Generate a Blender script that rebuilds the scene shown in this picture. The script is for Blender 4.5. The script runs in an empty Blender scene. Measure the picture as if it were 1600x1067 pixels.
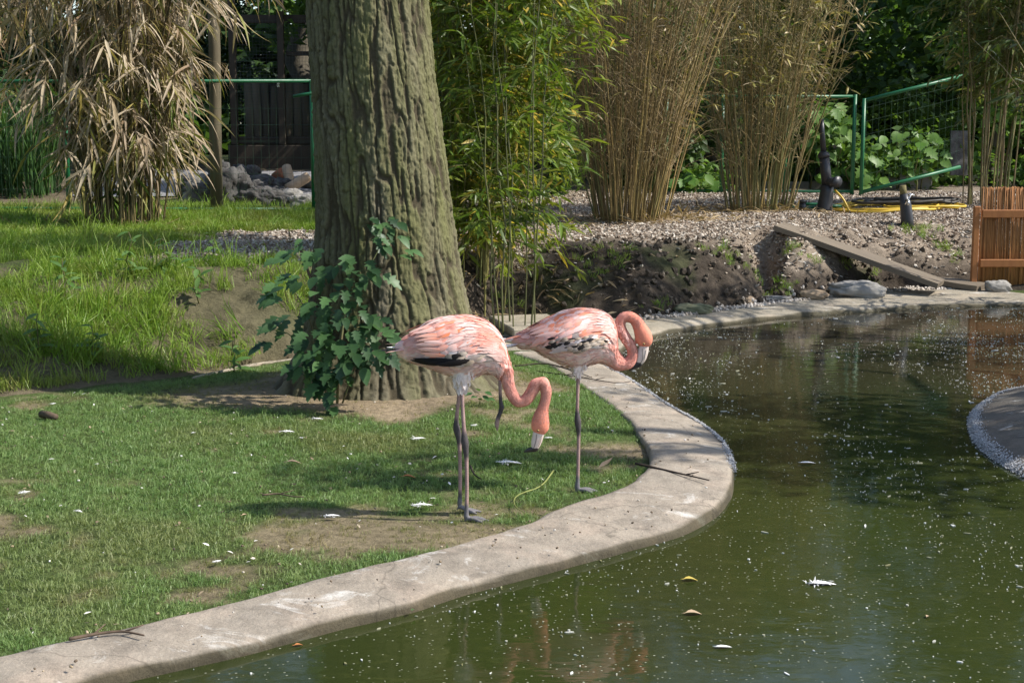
import bpy, math, random
import numpy as np
from mathutils import Vector, Matrix

S = bpy.context.scene
COL = S.collection
random.seed(7)
rng = np.random.default_rng(7)
R = math.radians

# ------------------------------------------------------------------ camera
CAM_H, FPX, HORIZ = 1.8, 2300.0, 190.0
PITCH = math.atan((533.5 - HORIZ) / FPX)
cam_d = bpy.data.cameras.new('camera')
cam = bpy.data.objects.new('camera', cam_d)
COL.objects.link(cam)
cam.location = (0, 0, CAM_H)
cam.rotation_euler = (math.pi / 2 - PITCH, 0, 0)
cam_d.sensor_width = 36.0
cam_d.lens = 36.0 * FPX / 1600.0
cam_d.clip_end = 400
S.camera = cam

# ------------------------------------------------------------------ light
SUN_EL, SUN_AZ = R(45), R(-7)            # azimuth measured from +X towards +Y
SUNV = np.array([math.cos(SUN_EL) * math.cos(SUN_AZ), math.cos(SUN_EL) * math.sin(SUN_AZ), math.sin(SUN_EL)])
w = bpy.data.worlds.new('World')
S.world = w
w.use_nodes = True
wn = w.node_tree
bg = wn.nodes['Background']
sky = wn.nodes.new('ShaderNodeTexSky')
sky.sky_type = 'NISHITA'
sky.sun_disc = False
sky.sun_elevation = SUN_EL
sky.sun_rotation = math.pi / 2 - SUN_AZ
wn.links.new(sky.outputs[0], bg.inputs[0])
bg.inputs[1].default_value = 0.15
sun_d = bpy.data.lights.new('sun', 'SUN')
sun_d.energy = 4.6
sun_d.angle = R(0.53)
sun_d.color = (1.0, 0.95, 0.87)
sun = bpy.data.objects.new('sun', sun_d)
COL.objects.link(sun)
sun.rotation_euler = Vector(SUNV).to_track_quat('Z', 'Y').to_euler()
sun.location = (10, -3, 12)
S.view_settings.view_transform = 'Standard'
S.view_settings.look = 'None'
S.view_settings.exposure = 0.6
S.view_settings.gamma = 1.0
S.view_settings.use_curve_mapping = False
S.render.engine = 'CYCLES'
S.cycles.max_bounces = 6
S.cycles.diffuse_bounces = 3
S.cycles.glossy_bounces = 3
S.cycles.transmission_bounces = 4
S.cycles.transparent_max_bounces = 8
S.cycles.use_denoising = True

# ------------------------------------------------------------------ geometry helpers
CP, SP = math.cos(PITCH), math.sin(PITCH)


def ray(u, v):
    a, b = (u - 800.0) / FPX, (533.5 - v) / FPX
    return np.array([a, CP + SP * b, -SP + CP * b])


def at_z(u, v, z=0.0):                     # where the ray meets a level
    d = ray(u, v)
    t = (z - CAM_H) / d[2]
    return np.array([0, 0, CAM_H]) + d * t


def at_y(u, v, y):                         # where the ray meets a depth
    d = ray(u, v)
    return np.array([0, 0, CAM_H]) + d * (y / d[1])


def tag(o, label=None, cat=None, group=None, kind=None):
    if label: o['label'] = label
    if cat: o['category'] = cat
    if group: o['group'] = group
    if kind: o['kind'] = kind
    return o


def make_mesh(name, V, faces, mats, smooth=True, cols=None, mat_idx=None):
    """faces: list of (n,k) int arrays"""
    V = np.asarray(V, dtype=np.float32).reshape(-1, 3)
    faces = [np.asarray(f, dtype=np.int32) for f in faces if len(f)]
    me = bpy.data.meshes.new(name)
    me.vertices.add(len(V))
    me.vertices.foreach_set('co', V.ravel())
    loops = np.concatenate([f.ravel() for f in faces])
    tot = np.concatenate([np.full(len(f), f.shape[1], np.int32) for f in faces])
    start = np.concatenate([[0], np.cumsum(tot)[:-1]]).astype(np.int32)
    me.loops.add(len(loops))
    me.loops.foreach_set('vertex_index', loops)
    me.polygons.add(len(tot))
    me.polygons.foreach_set('loop_start', start)
    if mat_idx is not None:
        me.polygons.foreach_set('material_index', np.asarray(mat_idx, dtype=np.int32))
    me.update(calc_edges=True)
    me.polygons.foreach_set('use_smooth', np.full(len(tot), smooth, dtype=bool))
    if cols is not None:
        c = np.ones((len(V), 4), np.float32)
        c[:, :3] = cols
        a = me.color_attributes.new('Col', 'FLOAT_COLOR', 'POINT')
        a.data.foreach_set('color', c.ravel())
    for m in (mats if isinstance(mats, (list, tuple)) else [mats]):
        me.materials.append(m)
    return me


def link(name, me, parent=None, loc=None):
    o = bpy.data.objects.new(name, me)
    COL.objects.link(o)
    if parent is not None: o.parent = parent
    if loc is not None: o.location = loc
    return o


def empty(name, loc=(0, 0, 0)):
    o = bpy.data.objects.new(name, None)
    COL.objects.link(o)
    o.location = loc
    o.empty_display_size = 0.1
    return o


class MB:
    """collects shapes for ONE mesh object"""
    def __init__(s):
        s.V, s.F, s.C, s.n = [], {}, [], 0

    def add(s, V, faces, col=(1, 1, 1)):
        V = np.asarray(V, float).reshape(-1, 3)
        for f in faces:
            f = np.asarray(f, int)
            if len(f): s.F.setdefault(f.shape[1], []).append(f + s.n)
        s.V.append(V)
        c = np.asarray(col, float)
        s.C.append(np.broadcast_to(c, (len(V), 3)) if c.ndim == 1 else c)
        s.n += len(V)
        return s

    def box(s, c, size, col=(1, 1, 1), rot=None, bev=0.0):
        V, F = box_vf(size, bev)
        if rot is not None: V = V @ np.asarray(rot).T
        return s.add(V + np.asarray(c), F, col)

    def tube(s, pts, rad, seg=6, col=(1, 1, 1), cap=True):
        V, F = tube_vf(pts, rad, seg, cap)
        return s.add(V, F, col)

    def mesh(s, name, mat, smooth=True):
        return make_mesh(name, np.concatenate(s.V), [np.concatenate(f) for f in s.F.values()], mat, smooth, np.concatenate(s.C))

    def build(s, name, mat, parent=None, smooth=True, loc=None):
        return link(name, s.mesh(name, mat, smooth), parent, loc)


def box_vf(size, bev=0.0):
    hx, hy, hz = np.asarray(size, float) / 2
    if bev <= 0:
        V = np.array([[x, y, z] for x in (-hx, hx) for y in (-hy, hy) for z in (-hz, hz)])
        F = np.array([[0, 1, 3, 2], [4, 6, 7, 5], [0, 4, 5, 1], [2, 3, 7, 6], [0, 2, 6, 4], [1, 5, 7, 3]])
        return V, [F]
    b = min(bev, hx * .9, hy * .9, hz * .9)
    V, idx = [], {}
    for sx in (-1, 1):
        for sy in (-1, 1):
            for sz in (-1, 1):
                for k, o in enumerate(((b, b, 0), (b, 0, b), (0, b, b))):   # on z, y, x face
                    idx[(sx, sy, sz, k)] = len(V)
                    V.append((sx * (hx - o[0]), sy * (hy - o[1]), sz * (hz - o[2])))
    V = np.array(V)
    Q, T = [], []
    for sg in (-1, 1):
        Q.append([idx[(a, c, sg, 0)] for a, c in ((-1, -1), (1, -1), (1, 1), (-1, 1))])
        Q.append([idx[(a, sg, c, 1)] for a, c in ((-1, -1), (1, -1), (1, 1), (-1, 1))])
        Q.append([idx[(sg, a, c, 2)] for a, c in ((-1, -1), (1, -1), (1, 1), (-1, 1))])
    for a in (-1, 1):
        for c in (-1, 1):
            Q.append([idx[(-1, a, c, 0)], idx[(1, a, c, 0)], idx[(1, a, c, 1)], idx[(-1, a, c, 1)]])
            Q.append([idx[(a, -1, c, 0)], idx[(a, 1, c, 0)], idx[(a, 1, c, 2)], idx[(a, -1, c, 2)]])
            Q.append([idx[(a, c, -1, 1)], idx[(a, c, 1, 1)], idx[(a, c, 1, 2)], idx[(a, c, -1, 2)]])
    for sx in (-1, 1):
        for sy in (-1, 1):
            for sz in (-1, 1):
                T.append([idx[(sx, sy, sz, k)] for k in range(3)])

    def fix(F):
        out = []
        for f in F:
            p = V[f]
            n = np.cross(p[1] - p[0], p[2] - p[0])
            out.append(f if n @ p.mean(0) > 0 else f[::-1])
        return np.array(out)
    return V, [fix(Q), fix(T)]


def frames(pts):
    pts = np.asarray(pts, float)
    t = np.gradient(pts, axis=0)
    t /= np.linalg.norm(t, axis=1, keepdims=True) + 1e-9
    a = np.array([0, 0, 1.0]) if abs(t[0][2]) < .9 else np.array([1.0, 0, 0])
    N, n = [], np.cross(np.cross(t[0], a), t[0])
    for i in range(len(pts)):
        n = n - t[i] * (n @ t[i])
        n /= np.linalg.norm(n) + 1e-9
        N.append(n)
    N = np.array(N)
    return t, N, np.cross(t, N)


def tube_vf(pts, rad, seg=6, cap=True):
    pts = np.asarray(pts, float)
    rad = np.broadcast_to(np.asarray(rad, float), (len(pts),))
    t, N, B = frames(pts)
    a = np.linspace(0, 2 * np.pi, seg, endpoint=False)
    V = pts[:, None] + rad[:, None, None] * (np.cos(a)[None, :, None] * N[:, None] + np.sin(a)[None, :, None] * B[:, None])
    V = V.reshape(-1, 3)
    k = len(pts)
    i = np.arange(k - 1)[:, None] * seg
    j = np.arange(seg)[None]
    j2 = (j + 1) % seg
    Q = np.stack([i + j, i + j2, i + seg + j2, i + seg + j], -1).reshape(-1, 4)
    F = [Q]
    if cap:
        V = np.concatenate([V, pts[:1], pts[-1:]])
        c0, c1 = k * seg, k * seg + 1
        jj = np.arange(seg)
        F.append(np.concatenate([np.stack([np.full(seg, c0), (jj + 1) % seg, jj], -1),
                                 np.stack([np.full(seg, c1), (k - 1) * seg + jj, (k - 1) * seg + (jj + 1) % seg], -1)]))
    return V, F


def catmull(P, n):
    """smooth curve through the rows of P, n samples"""
    P = np.asarray(P, float)
    Q = np.concatenate([[2 * P[0] - P[1]], P, [2 * P[-1] - P[-2]]])
    d = np.linalg.norm(np.diff(P[:, :2], axis=0), axis=1)
    s = np.concatenate([[0], np.cumsum(d)])
    x = np.interp(np.linspace(0, s[-1], n), s, np.arange(len(P)))
    i = np.clip(x.astype(int), 0, len(P) - 2)
    f = (x - i)[:, None]
    p0, p1, p2, p3 = Q[i], Q[i + 1], Q[i + 2], Q[i + 3]
    return .5 * (2 * p1 + (p2 - p0) * f + (2 * p0 - 5 * p1 + 4 * p2 - p3) * f ** 2 + (3 * p1 - p0 - 3 * p2 + p3) * f ** 3)


def basis(d, up):
    """rotation matrices (n,3,3): columns = along, side, normal"""
    d = np.asarray(d, float); d = d / (np.linalg.norm(d, axis=-1, keepdims=True) + 1e-9)
    up = np.broadcast_to(np.asarray(up, float), d.shape)
    y = np.cross(up, d); ny = np.linalg.norm(y, axis=-1, keepdims=True)
    y = np.where(ny < 1e-4, np.array([0, 1.0, 0]), y / (ny + 1e-9))
    z = np.cross(d, y)
    return np.stack([d, y, z], -1)


def scatter_vf(tv, tf, pos, rot, scl, cols):
    """many copies of a small template merged: returns V, faces, vertex colours"""
    pos = np.asarray(pos, float); n = len(pos)
    scl = np.asarray(scl, float)
    scl = scl[:, None, None] if scl.ndim == 1 else scl[:, None, :]
    V = np.einsum('nij,nkj->nki', rot, np.broadcast_to(tv[None], (n,) + tv.shape) * scl) + pos[:, None]
    k = len(tv)
    F = [(f[None] + (np.arange(n) * k)[:, None, None]).reshape(-1, f.shape[1]) for f in tf]
    C = np.repeat(np.asarray(cols, float), k, axis=0)
    return V.reshape(-1, 3), F, C


# ---- noise (numpy)
def _h(ix, iy, iz, s):
    n = (ix * 374761393 + iy * 668265263 + iz * 2147483647 + s * 1274126177) & 0xFFFFFFFF
    n = ((n ^ (n >> 13)) * 1274126177) & 0xFFFFFFFF
    n = ((n ^ (n >> 15)) * 2246822519) & 0xFFFFFFFF
    return ((n ^ (n >> 16)) & 0xFFFFFF) / float(0xFFFFFF)


def vnoise(x, y, z=None, s=0):
    x = np.asarray(x, float); y = np.asarray(y, float)
    z = np.zeros_like(x) if z is None else np.asarray(z, float) + np.zeros_like(x)
    ix, iy, iz = (np.floor(q).astype(np.int64) for q in (x, y, z))
    fx, fy, fz = x - ix, y - iy, z - iz
    fx, fy, fz = (q * q * (3 - 2 * q) for q in (fx, fy, fz))
    o = 0
    for dx in (0, 1):
        for dy in (0, 1):
            for dz in (0, 1):
                o = o + _h(ix + dx, iy + dy, iz + dz, s) * (fx if dx else 1 - fx) * (fy if dy else 1 - fy) * (fz if dz else 1 - fz)
    return o * 2 - 1


def fbm(x, y, z=None, s=0, o=4):
    r, a, t = 0, 1.0, 0
    x = np.asarray(x, float); y = np.asarray(y, float)
    for i in range(o):
        f = 2.03 ** i
        r = r + a * vnoise(x * f, y * f, None if z is None else z * f, s + i * 17)
        t += a; a *= .5
    return r / t


def worley(u, v, s=0, wrap=None):
    """F1, F2, random id of the nearest cell"""
    iu, iv = np.floor(u).astype(np.int64), np.floor(v).astype(np.int64)
    f1 = np.full(u.shape, 9.0); f2 = np.full(u.shape, 9.0); cid = np.zeros(u.shape)
    for du in (-1, 0, 1):
        for dv in (-1, 0, 1):
            cu, cv = iu + du, iv + dv
            hu = cu % wrap if wrap else cu
            px = cu + .5 + .9 * (_h(hu, cv, cu * 0, s) - .5)
            py = cv + .5 + .9 * (_h(hu, cv, cu * 0, s + 5) - .5)
            d = np.sqrt((u - px) ** 2 + (v - py) ** 2)
            nf = d < f1
            f2 = np.where(nf, f1, np.minimum(f2, d))
            cid = np.where(nf, _h(hu, cv, cu * 0, s + 9), cid)
            f1 = np.where(nf, d, f1)
    return f1, f2, cid


def sstep(a, b, x):
    t = np.clip((x - a) / (b - a), 0, 1)
    return t * t * (3 - 2 * t)


def in_poly(x, y, poly):
    x = np.asarray(x); y = np.asarray(y)
    c = np.zeros(x.shape, bool)
    p = np.asarray(poly)[:, :2]
    q = np.roll(p, 1, axis=0)
    for (x1, y1), (x2, y2) in zip(p, q):
        if y1 == y2: continue
        c ^= ((y1 > y) != (y2 > y)) & (x < (x2 - x1) * (y - y1) / (y2 - y1) + x1)
    return c


# ------------------------------------------------------------------ materials
def new_mat(name):
    m = bpy.data.materials.new(name)
    m.use_nodes = True
    nt = m.node_tree
    return m, nt, nt.nodes['Principled BSDF'], nt.nodes['Material Output']


def N_(nt, typ, **kw):
    n = nt.nodes.new(typ)
    for k, v in kw.items(): setattr(n, k, v)
    return n


def mixc(nt, fac, a, b, mode='MIX'):
    n = N_(nt, 'ShaderNodeMix', data_type='RGBA', blend_type=mode)
    for sock, val in ((n.inputs[0], fac), (n.inputs[6], a), (n.inputs[7], b)):
        if hasattr(val, 'is_output') or hasattr(val, 'links'): nt.links.new(val, sock)
        elif sock == n.inputs[0]: sock.default_value = val
        else: sock.default_value = (*val, 1) if len(val) == 3 else val
    return n.outputs[2]


def noise_tex(nt, scale, detail=4, rough=.55, vec=None, out=0, dist=0.0):
    n = N_(nt, 'ShaderNodeTexNoise')
    n.inputs['Scale'].default_value = scale
    n.inputs['Detail'].default_value = detail
    n.inputs['Roughness'].default_value = rough
    n.inputs['Distortion'].default_value = dist
    if vec is not None: nt.links.new(vec, n.inputs['Vector'])
    return n.outputs[out]


def ramp(nt, fac, stops):
    n = N_(nt, 'ShaderNodeValToRGB')
    e = n.color_ramp.elements
    while len(e) < len(stops): e.new(.5)
    for el, (p, c) in zip(e, stops):
        el.position = p
        el.color = (c, c, c, 1) if np.isscalar(c) else (*c, 1)
    nt.links.new(fac, n.inputs[0])
    return n.outputs[0]


def mapped(nt, scale=(1, 1, 1), coord='Object'):
    t = N_(nt, 'ShaderNodeTexCoord'); m = N_(nt, 'ShaderNodeMapping')
    m.inputs['Scale'].default_value = scale
    nt.links.new(t.outputs[coord], m.inputs[0])
    return m.outputs[0]


def add_bump(nt, bsdf, height, strength=.4, dist=.01):
    b = N_(nt, 'ShaderNodeBump')
    b.inputs['Strength'].default_value = strength
    b.inputs['Distance'].default_value = dist
    nt.links.new(height, b.inputs['Height'])
    nt.links.new(b.outputs[0], bsdf.inputs['Normal'])


def simple_mat(name, c1, c2=None, rough=.75, scale=12, bump=.25, bscale=40, vcol=False, spec=.3, stretch=(1, 1, 1), bdist=.006, vary=0.0, metal=0):
    """two-tone noise colour, optional vertex colour, bump"""
    m, nt, b, out = new_mat(name)
    v = mapped(nt, stretch)
    c2 = c2 or tuple(x * .6 for x in c1)
    f = ramp(nt, noise_tex(nt, scale, 5, .6, v), [(.3, 0.0), (.7, 1.0)])
    col = mixc(nt, f, c1, c2)
    if vcol:
        a = N_(nt, 'ShaderNodeVertexColor', layer_name='Col')
        col = mixc(nt, 1.0, col, a.outputs[0], 'MULTIPLY')
    if vary:
        oi = N_(nt, 'ShaderNodeObjectInfo')
        h = N_(nt, 'ShaderNodeHueSaturation')
        mr = N_(nt, 'ShaderNodeMapRange')
        mr.inputs[3].default_value = 1 - vary; mr.inputs[4].default_value = 1 + vary
        nt.links.new(oi.outputs['Random'], mr.inputs[0])
        nt.links.new(mr.outputs[0], h.inputs['Value'])
        nt.links.new(col, h.inputs['Color'])
        col = h.outputs[0]
    nt.links.new(col, b.inputs['Base Color'])
    b.inputs['Roughness'].default_value = rough
    b.inputs['Specular IOR Level'].default_value = spec
    b.inputs['Metallic'].default_value = metal
    if bump: add_bump(nt, b, noise_tex(nt, bscale, 6, .65, v), bump, bdist)
    return m


def leaf_mat(name, c1, c2=None, rough=.5, trans=.35, vcol=False, spec=.35, vary=.3, hue=.03, inst_attr=None, c3=None):
    """leaf: diffuse/gloss with light passing through; colour varies from piece to piece"""
    m, nt, b, out = new_mat(name)
    oi = N_(nt, 'ShaderNodeObjectInfo')
    if vcol:
        a = N_(nt, 'ShaderNodeVertexColor', layer_name='Col')
        col = a.outputs[0]
    else:
        col = mixc(nt, oi.outputs['Random'], c1, c2 or c1)
    if inst_attr:
        at = N_(nt, 'ShaderNodeAttribute', attribute_name=inst_attr, attribute_type='INSTANCER')
        col = mixc(nt, at.outputs['Fac'], col, c3)
    h = N_(nt, 'ShaderNodeHueSaturation')
    nz = noise_tex(nt, 9, 2, .5, mapped(nt))
    mr = N_(nt, 'ShaderNodeMapRange')
    mr.inputs[3].default_value = 1 - vary; mr.inputs[4].default_value = 1 + vary
    nt.links.new(nz, mr.inputs[0]); nt.links.new(mr.outputs[0], h.inputs['Value'])
    nt.links.new(col, h.inputs['Color'])
    col = h.outputs[0]
    nt.links.new(col, b.inputs['Base Color'])
    b.inputs['Roughness'].default_value = rough
    b.inputs['Specular IOR Level'].default_value = spec
    if trans > 0:
        tr = N_(nt, 'ShaderNodeBsdfTranslucent')
        bright = mixc(nt, 1.0, col, (1.25, 1.3, .6), 'MULTIPLY')
        nt.links.new(bright, tr.inputs[0])
        ms = N_(nt, 'ShaderNodeMixShader')
        ms.inputs[0].default_value = trans
        nt.links.new(b.outputs[0], ms.inputs[1]); nt.links.new(tr.outputs[0], ms.inputs[2])
        nt.links.new(ms.outputs[0], out.inputs[0])
    return m


# ------------------------------------------------------------------ small templates
def blade_vf(width=.12, fold=.03, droop=.15, prof=(.0, .75, 1.0, .7, 0.0)):
    """narrow leaf of length 1 along +X, folded on its midrib and drooping"""
    n = len(prof)
    V, Q, T = [], [], []
    for i, p in enumerate(prof):
        x = i / (n - 1)
        z = -droop * x * x
        hw = width * .5 * p
        if p == 0: V.append((x, 0, z))
        else: V += [(x, -hw, z + fold * p), (x, 0, z), (x, hw, z + fold * p)]
    V = np.array(V)
    first = 1 if prof[0] == 0 else 3
    if prof[0] == 0: T += [(0, 2, 1), (0, 3, 2)]
    base = first if prof[0] == 0 else 0
    rows = [i for i, p in enumerate(prof) if p > 0]
    off = 1 if prof[0] == 0 else 0
    for k in range(len(rows) - 1):
        a = off + 3 * k; b = a + 3
        Q += [(a, a + 1, b + 1, b), (a + 1, a + 2, b + 2, b + 1)]
    if prof[-1] == 0:
        a = off + 3 * (len(rows) - 1); t = len(V) - 1
        T += [(a, a + 1, t), (a + 1, a + 2, t)]
    F = []
    if Q: F.append(np.array(Q))
    if T: F.append(np.array(T))
    return V, F


def card_vf(width=.5, bend=.12):
    """cheap broad leaf: 4 triangles"""
    V = np.array([(0, 0, 0), (.45, -width / 2, bend), (.5, 0, 0), (.45, width / 2, bend), (1, 0, -bend)])
    return V, [np.array([(0, 2, 1), (0, 3, 2), (1, 2, 4), (2, 3, 4)])]


def lobed_vf():
    """broad toothed leaf, length 1"""
    xs = [0, .06, .2, .28, .45, .52, .7, .76, .9, 1.0]
    hw = [.015, .16, .36, .18, .42, .20, .28, .12, .09, 0]
    V, Q, T = [], [], []
    for x, h in zip(xs, hw):
        z = -.22 * x * x
        V += [(x, -h, z + .14 * h), (x, 0, z), (x, h, z + .14 * h)]
    for k in range(len(xs) - 1):
        a, b = 3 * k, 3 * k + 3
        Q += [(a, a + 1, b + 1, b), (a + 1, a + 2, b + 2, b + 1)]
    return np.array(V), [np.array(Q)]


def geo_scatter(name, pts, rot, scl, idx, sources, attrs=None):
    """points carrying instanced small meshes (for stuff nobody could count)"""
    n = len(pts)
    me = bpy.data.meshes.new(name)
    me.vertices.add(n)
    me.vertices.foreach_set('co', np.asarray(pts, np.float32).ravel())
    for nm, typ, val in [('rot', 'FLOAT_VECTOR', rot), ('scl', 'FLOAT', scl), ('idx', 'INT', idx)] + [(k, 'FLOAT', v) for k, v in (attrs or {}).items()]:
        a = me.attributes.new(nm, typ, 'POINT')
        if typ == 'FLOAT_VECTOR': a.data.foreach_set('vector', np.asarray(val, np.float32).ravel())
        elif typ == 'INT': a.data.foreach_set('value', np.asarray(val, np.int32))
        else: a.data.foreach_set('value', np.asarray(val, np.float32))
    me.update()
    o = link(name, me)
    ng = bpy.data.node_groups.new(name + '_nodes', 'GeometryNodeTree')
    ng.interface.new_socket('Geometry', in_out='INPUT', socket_type='NodeSocketGeometry')
    ng.interface.new_socket('Geometry', in_out='OUTPUT', socket_type='NodeSocketGeometry')
    gi = ng.nodes.new('NodeGroupInput'); go = ng.nodes.new('NodeGroupOutput')
    g2i = ng.nodes.new('GeometryNodeGeometryToInstance')
    for src in reversed(sources):
        so = bpy.data.objects.new('source_piece', src)
        oi = ng.nodes.new('GeometryNodeObjectInfo')
        oi.inputs['Object'].default_value = so
        ng.links.new(oi.outputs['Geometry'], g2i.inputs[0])
    iop = ng.nodes.new('GeometryNodeInstanceOnPoints')
    ng.links.new(gi.outputs[0], iop.inputs['Points'])
    ng.links.new(g2i.outputs[0], iop.inputs['Instance'])
    iop.inputs['Pick Instance'].default_value = True
    for nm, typ, sock in (('rot', 'FLOAT_VECTOR', 'Rotation'), ('scl', 'FLOAT', 'Scale'), ('idx', 'INT', 'Instance Index')):
        na = ng.nodes.new('GeometryNodeInputNamedAttribute')
        na.data_type = typ
        na.inputs['Name'].default_value = nm
        ng.links.new(na.outputs['Attribute'], iop.inputs[sock])
    ng.links.new(iop.outputs[0], go.inputs[0])
    md = o.modifiers.new('scatter', 'NODES')
    md.node_group = ng
    return o
# ================================================================== SETTING
WATER_Z = -0.05
PLATEAU = 0.62

# the pond's near rim: (lawn side, waterline) pairs, picked along its length
near_pairs = [((-330, 1098), (-110, 1160)), ((-150, 1062), (60, 1110)), ((0, 1022), (200, 1067)), ((110, 997), (275, 1049)), ((305, 952), (405, 1019)), ((425, 922), (515, 990)),
              ((515, 895), (645, 957)), ((650, 865), (745, 925)), ((800, 822), (893, 887)), ((881, 791), (1031, 849)),
              ((945, 771), (1098, 822)), ((991, 751), (1138, 788)), ((1014, 722), (1149, 750)), ((1002, 681), (1136, 703)),
              ((968, 641), (1100, 672)), ((916, 606), (1050, 643)), ((887, 589), (991, 603)), ((858, 569), (940, 576)), ((800, 549), (905, 560))]
far_pairs = [((300, 588), (318, 598)), ((380, 570), (385, 580)), ((450, 558), (455, 571)), ((600, 530), (620, 562)), ((760, 500), (785, 557)), ((810, 495), (870, 562)), ((870, 492), (925, 567)),
             ((950, 494), (962, 556)), ((1010, 497), (1000, 533)), ((1100, 487), (1092, 514)), ((1180, 477), (1205, 499)), ((1300, 462), (1320, 490)),
             ((1420, 452), (1465, 482)), ((1530, 451), (1600, 479)), ((1600, 457), (1750, 492)), ((1750, 470), (1900, 515)), ((2050, 500), (2150, 560))]
shore_px = [(1605, 608), (1562, 617), (1540, 628), (1521, 643), (1514, 660), (1518, 680), (1532, 702), (1562, 725), (1600, 746), (1680, 786), (1800, 850)]


def pairs_world(pairs, n):
    a = np.array([at_z(*p, 0.03) for p, _ in pairs])
    b = np.array([at_z(*q, WATER_Z) for _, q in pairs])
    m = (a + b) / 2
    C = catmull(np.concatenate([m[:, :2], a, b], 1), n)
    return C[:, 2:5], C[:, 5:8]


near_in, near_out = pairs_world(near_pairs, 260)
far_in, far_out = pairs_world(far_pairs, 200)
shore = catmull(np.array([at_z(*p, WATER_Z) for p in shore_px]), 90)
shore_poly = np.concatenate([shore, [[9, 5.2, WATER_Z], [16, 6, WATER_Z], [16, 13, WATER_Z], [7, 12.2, WATER_Z]]])
near_poly = np.concatenate([near_in, near_out[::-1]])
far_poly = np.concatenate([far_in, far_out[::-1]])
# water region: everything right of the near rim and in front of the far rim
i0 = int(np.argmin(np.abs(far_out[:, 0] - near_out[-1, 0]) + np.abs(far_out[:, 1] - near_out[-1, 1])))
pond_poly = np.concatenate([near_out, far_out[i0:], [[20, 16, 0], [20, 0, 0], [-6, 0, 0], [-6, 2, 0]]])
lawn_poly = np.concatenate([near_in, [at_z(760, 545)], [at_z(620, 556)], [at_z(450, 572)], [at_z(380, 582)], [at_z(300, 596)], [at_z(150, 612)], [at_z(0, 632)], [at_z(-300, 680)], [[-12, 9, 0]], [[-12, 2, 0]]])

BX = np.array([-30, -12, -4.6, -3.3, -2.6, -1.88, -0.8, 0.0, 1.22, 2.4, 3.3, 4.2, 5.0, 5.6, 8.0, 30])
BY = np.array([8.0, 8.6, 9.2, 9.6, 10.1, 10.85, 12.7, 13.75, 13.5, 14.4, 15.25, 15.85, 15.95, 15.8, 14.8, 14])
TX = np.array([-30, -12, -5.2, -3.9, -2.9, -1.85, -1.2, -0.6, 0.32, 1.2, 1.94, 2.67, 3.5, 4.4, 5.3, 8.0, 30])
TY = np.array([10.4, 11.0, 11.8, 12.0, 12.0, 12.3, 13.0, 14.1, 14.8, 14.8, 15.1, 15.7, 16.5, 17.2, 17.6, 17.8, 18])


def base_y(x): return np.interp(x, BX, BY)
def top_y(x): return np.interp(x, TX, TY)


def ground_h(x, y):
    x = np.asarray(x, float); y = np.asarray(y, float)
    wob = .16 * fbm(x * 1.1, y * 1.1, s=3, o=3)
    by = base_y(x) + .06 * vnoise(x * 3, y * 0, s=8)
    ty = top_y(x) + .25 * vnoise(x * 1.3, y * 0, s=4)
    t = np.clip((y + wob * .8 - by) / np.maximum(ty - by, .35), 0, 1)
    leftish = sstep(-1.2, -2.6, x)
    prof = (1 - leftish) * (1 - (1 - t) ** 2.0) + leftish * (t * .55 + .45 * t * t * (3 - 2 * t))
    z = PLATEAU * prof
    z = z + .10 * np.clip((y - 15.5) / 8, 0, 1) * (t >= 1)
    z = z + .32 * sstep(19, 26, y) * sstep(-1, -3, x)
    onbank = t * (1 - t) * 4
    z = z + onbank * (.10 * fbm(x * 2.3, y * 2.3, s=11, o=4)) * (1 - .5 * leftish)
    # gully under the plank
    g = np.exp(-(((x - 2.62 - .1 * (y - 15)) / .17) ** 2)) * sstep(14.3, 14.8, y) * sstep(16.2, 15.4, y)
    z = z - .62 * g * prof
    z = z + .035 * fbm(x * .9, y * .9, s=21, o=3) * (1 - onbank) * sstep(11, 9, y * 0 + np.where(t > 0, 8, y))
    z = z + t * .03 * fbm(x * 2, y * 2, s=23, o=3)
    # root mound round the big tree
    d = np.hypot(x + .8, y - 9.8)
    z = z + .10 * np.exp(-(d / .95) ** 2)
    return z


def wet(x, y):
    return in_poly(x, y, near_poly) | in_poly(x, y, pond_poly) | in_poly(x, y, far_poly)


def lawn_bare(x, y):
    """0 = full grass, 1 = bare earth"""
    b = .62 * fbm(x * 1.25 + 3, y * 1.25, s=41, o=4) + .55 * fbm(x * 4.2, y * 5.5, s=43, o=3)
    worn = .8 * sstep(.16, .62, b + .24 * np.exp(-(((x + .7) / 1.5) ** 2 + ((y - 6.2) / .9) ** 2)))
    d = np.hypot((x + .9) / 1.25, y - 9.6)
    worn = np.maximum(worn, sstep(1.0, .72, d + .25 * vnoise(x * 3, y * 3, s=5)))
    worn = np.maximum(worn, .85 * sstep(.9, .3, np.hypot((x + 1.75) / 1.0, (y - 9.5) / .7)))
    worn = np.maximum(worn, .9 * sstep(.45, .1, np.hypot((x - .62) / 1.0, (y - 8.0) / .6)))
    return worn


def mulch_mask(x, y):
    by, ty = base_y(x), top_y(x)
    n = fbm(x * 1.6, y * 1.6, s=51, o=3)
    right = sstep(-1.0, -.3, x) * sstep(-.55, .05, y - ty + .45 * n)
    slope = sstep(2.75, 3.1, x + .2 * n) * sstep(.1, .5, (y - by) / np.maximum(ty - by, .4) + .2 * n)
    left = sstep(-3.55, -3.2, x + .3 * n) * sstep(-.5, -1.0, x - .6) * sstep(-.1, .35, y - ty + .2 * n) * sstep(16.3, 15.6, y + .6 * n - .35 * (x + 2))
    return np.clip(np.maximum(np.maximum(right, slope), left), 0, 1) * sstep(30, 24, y)


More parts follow.
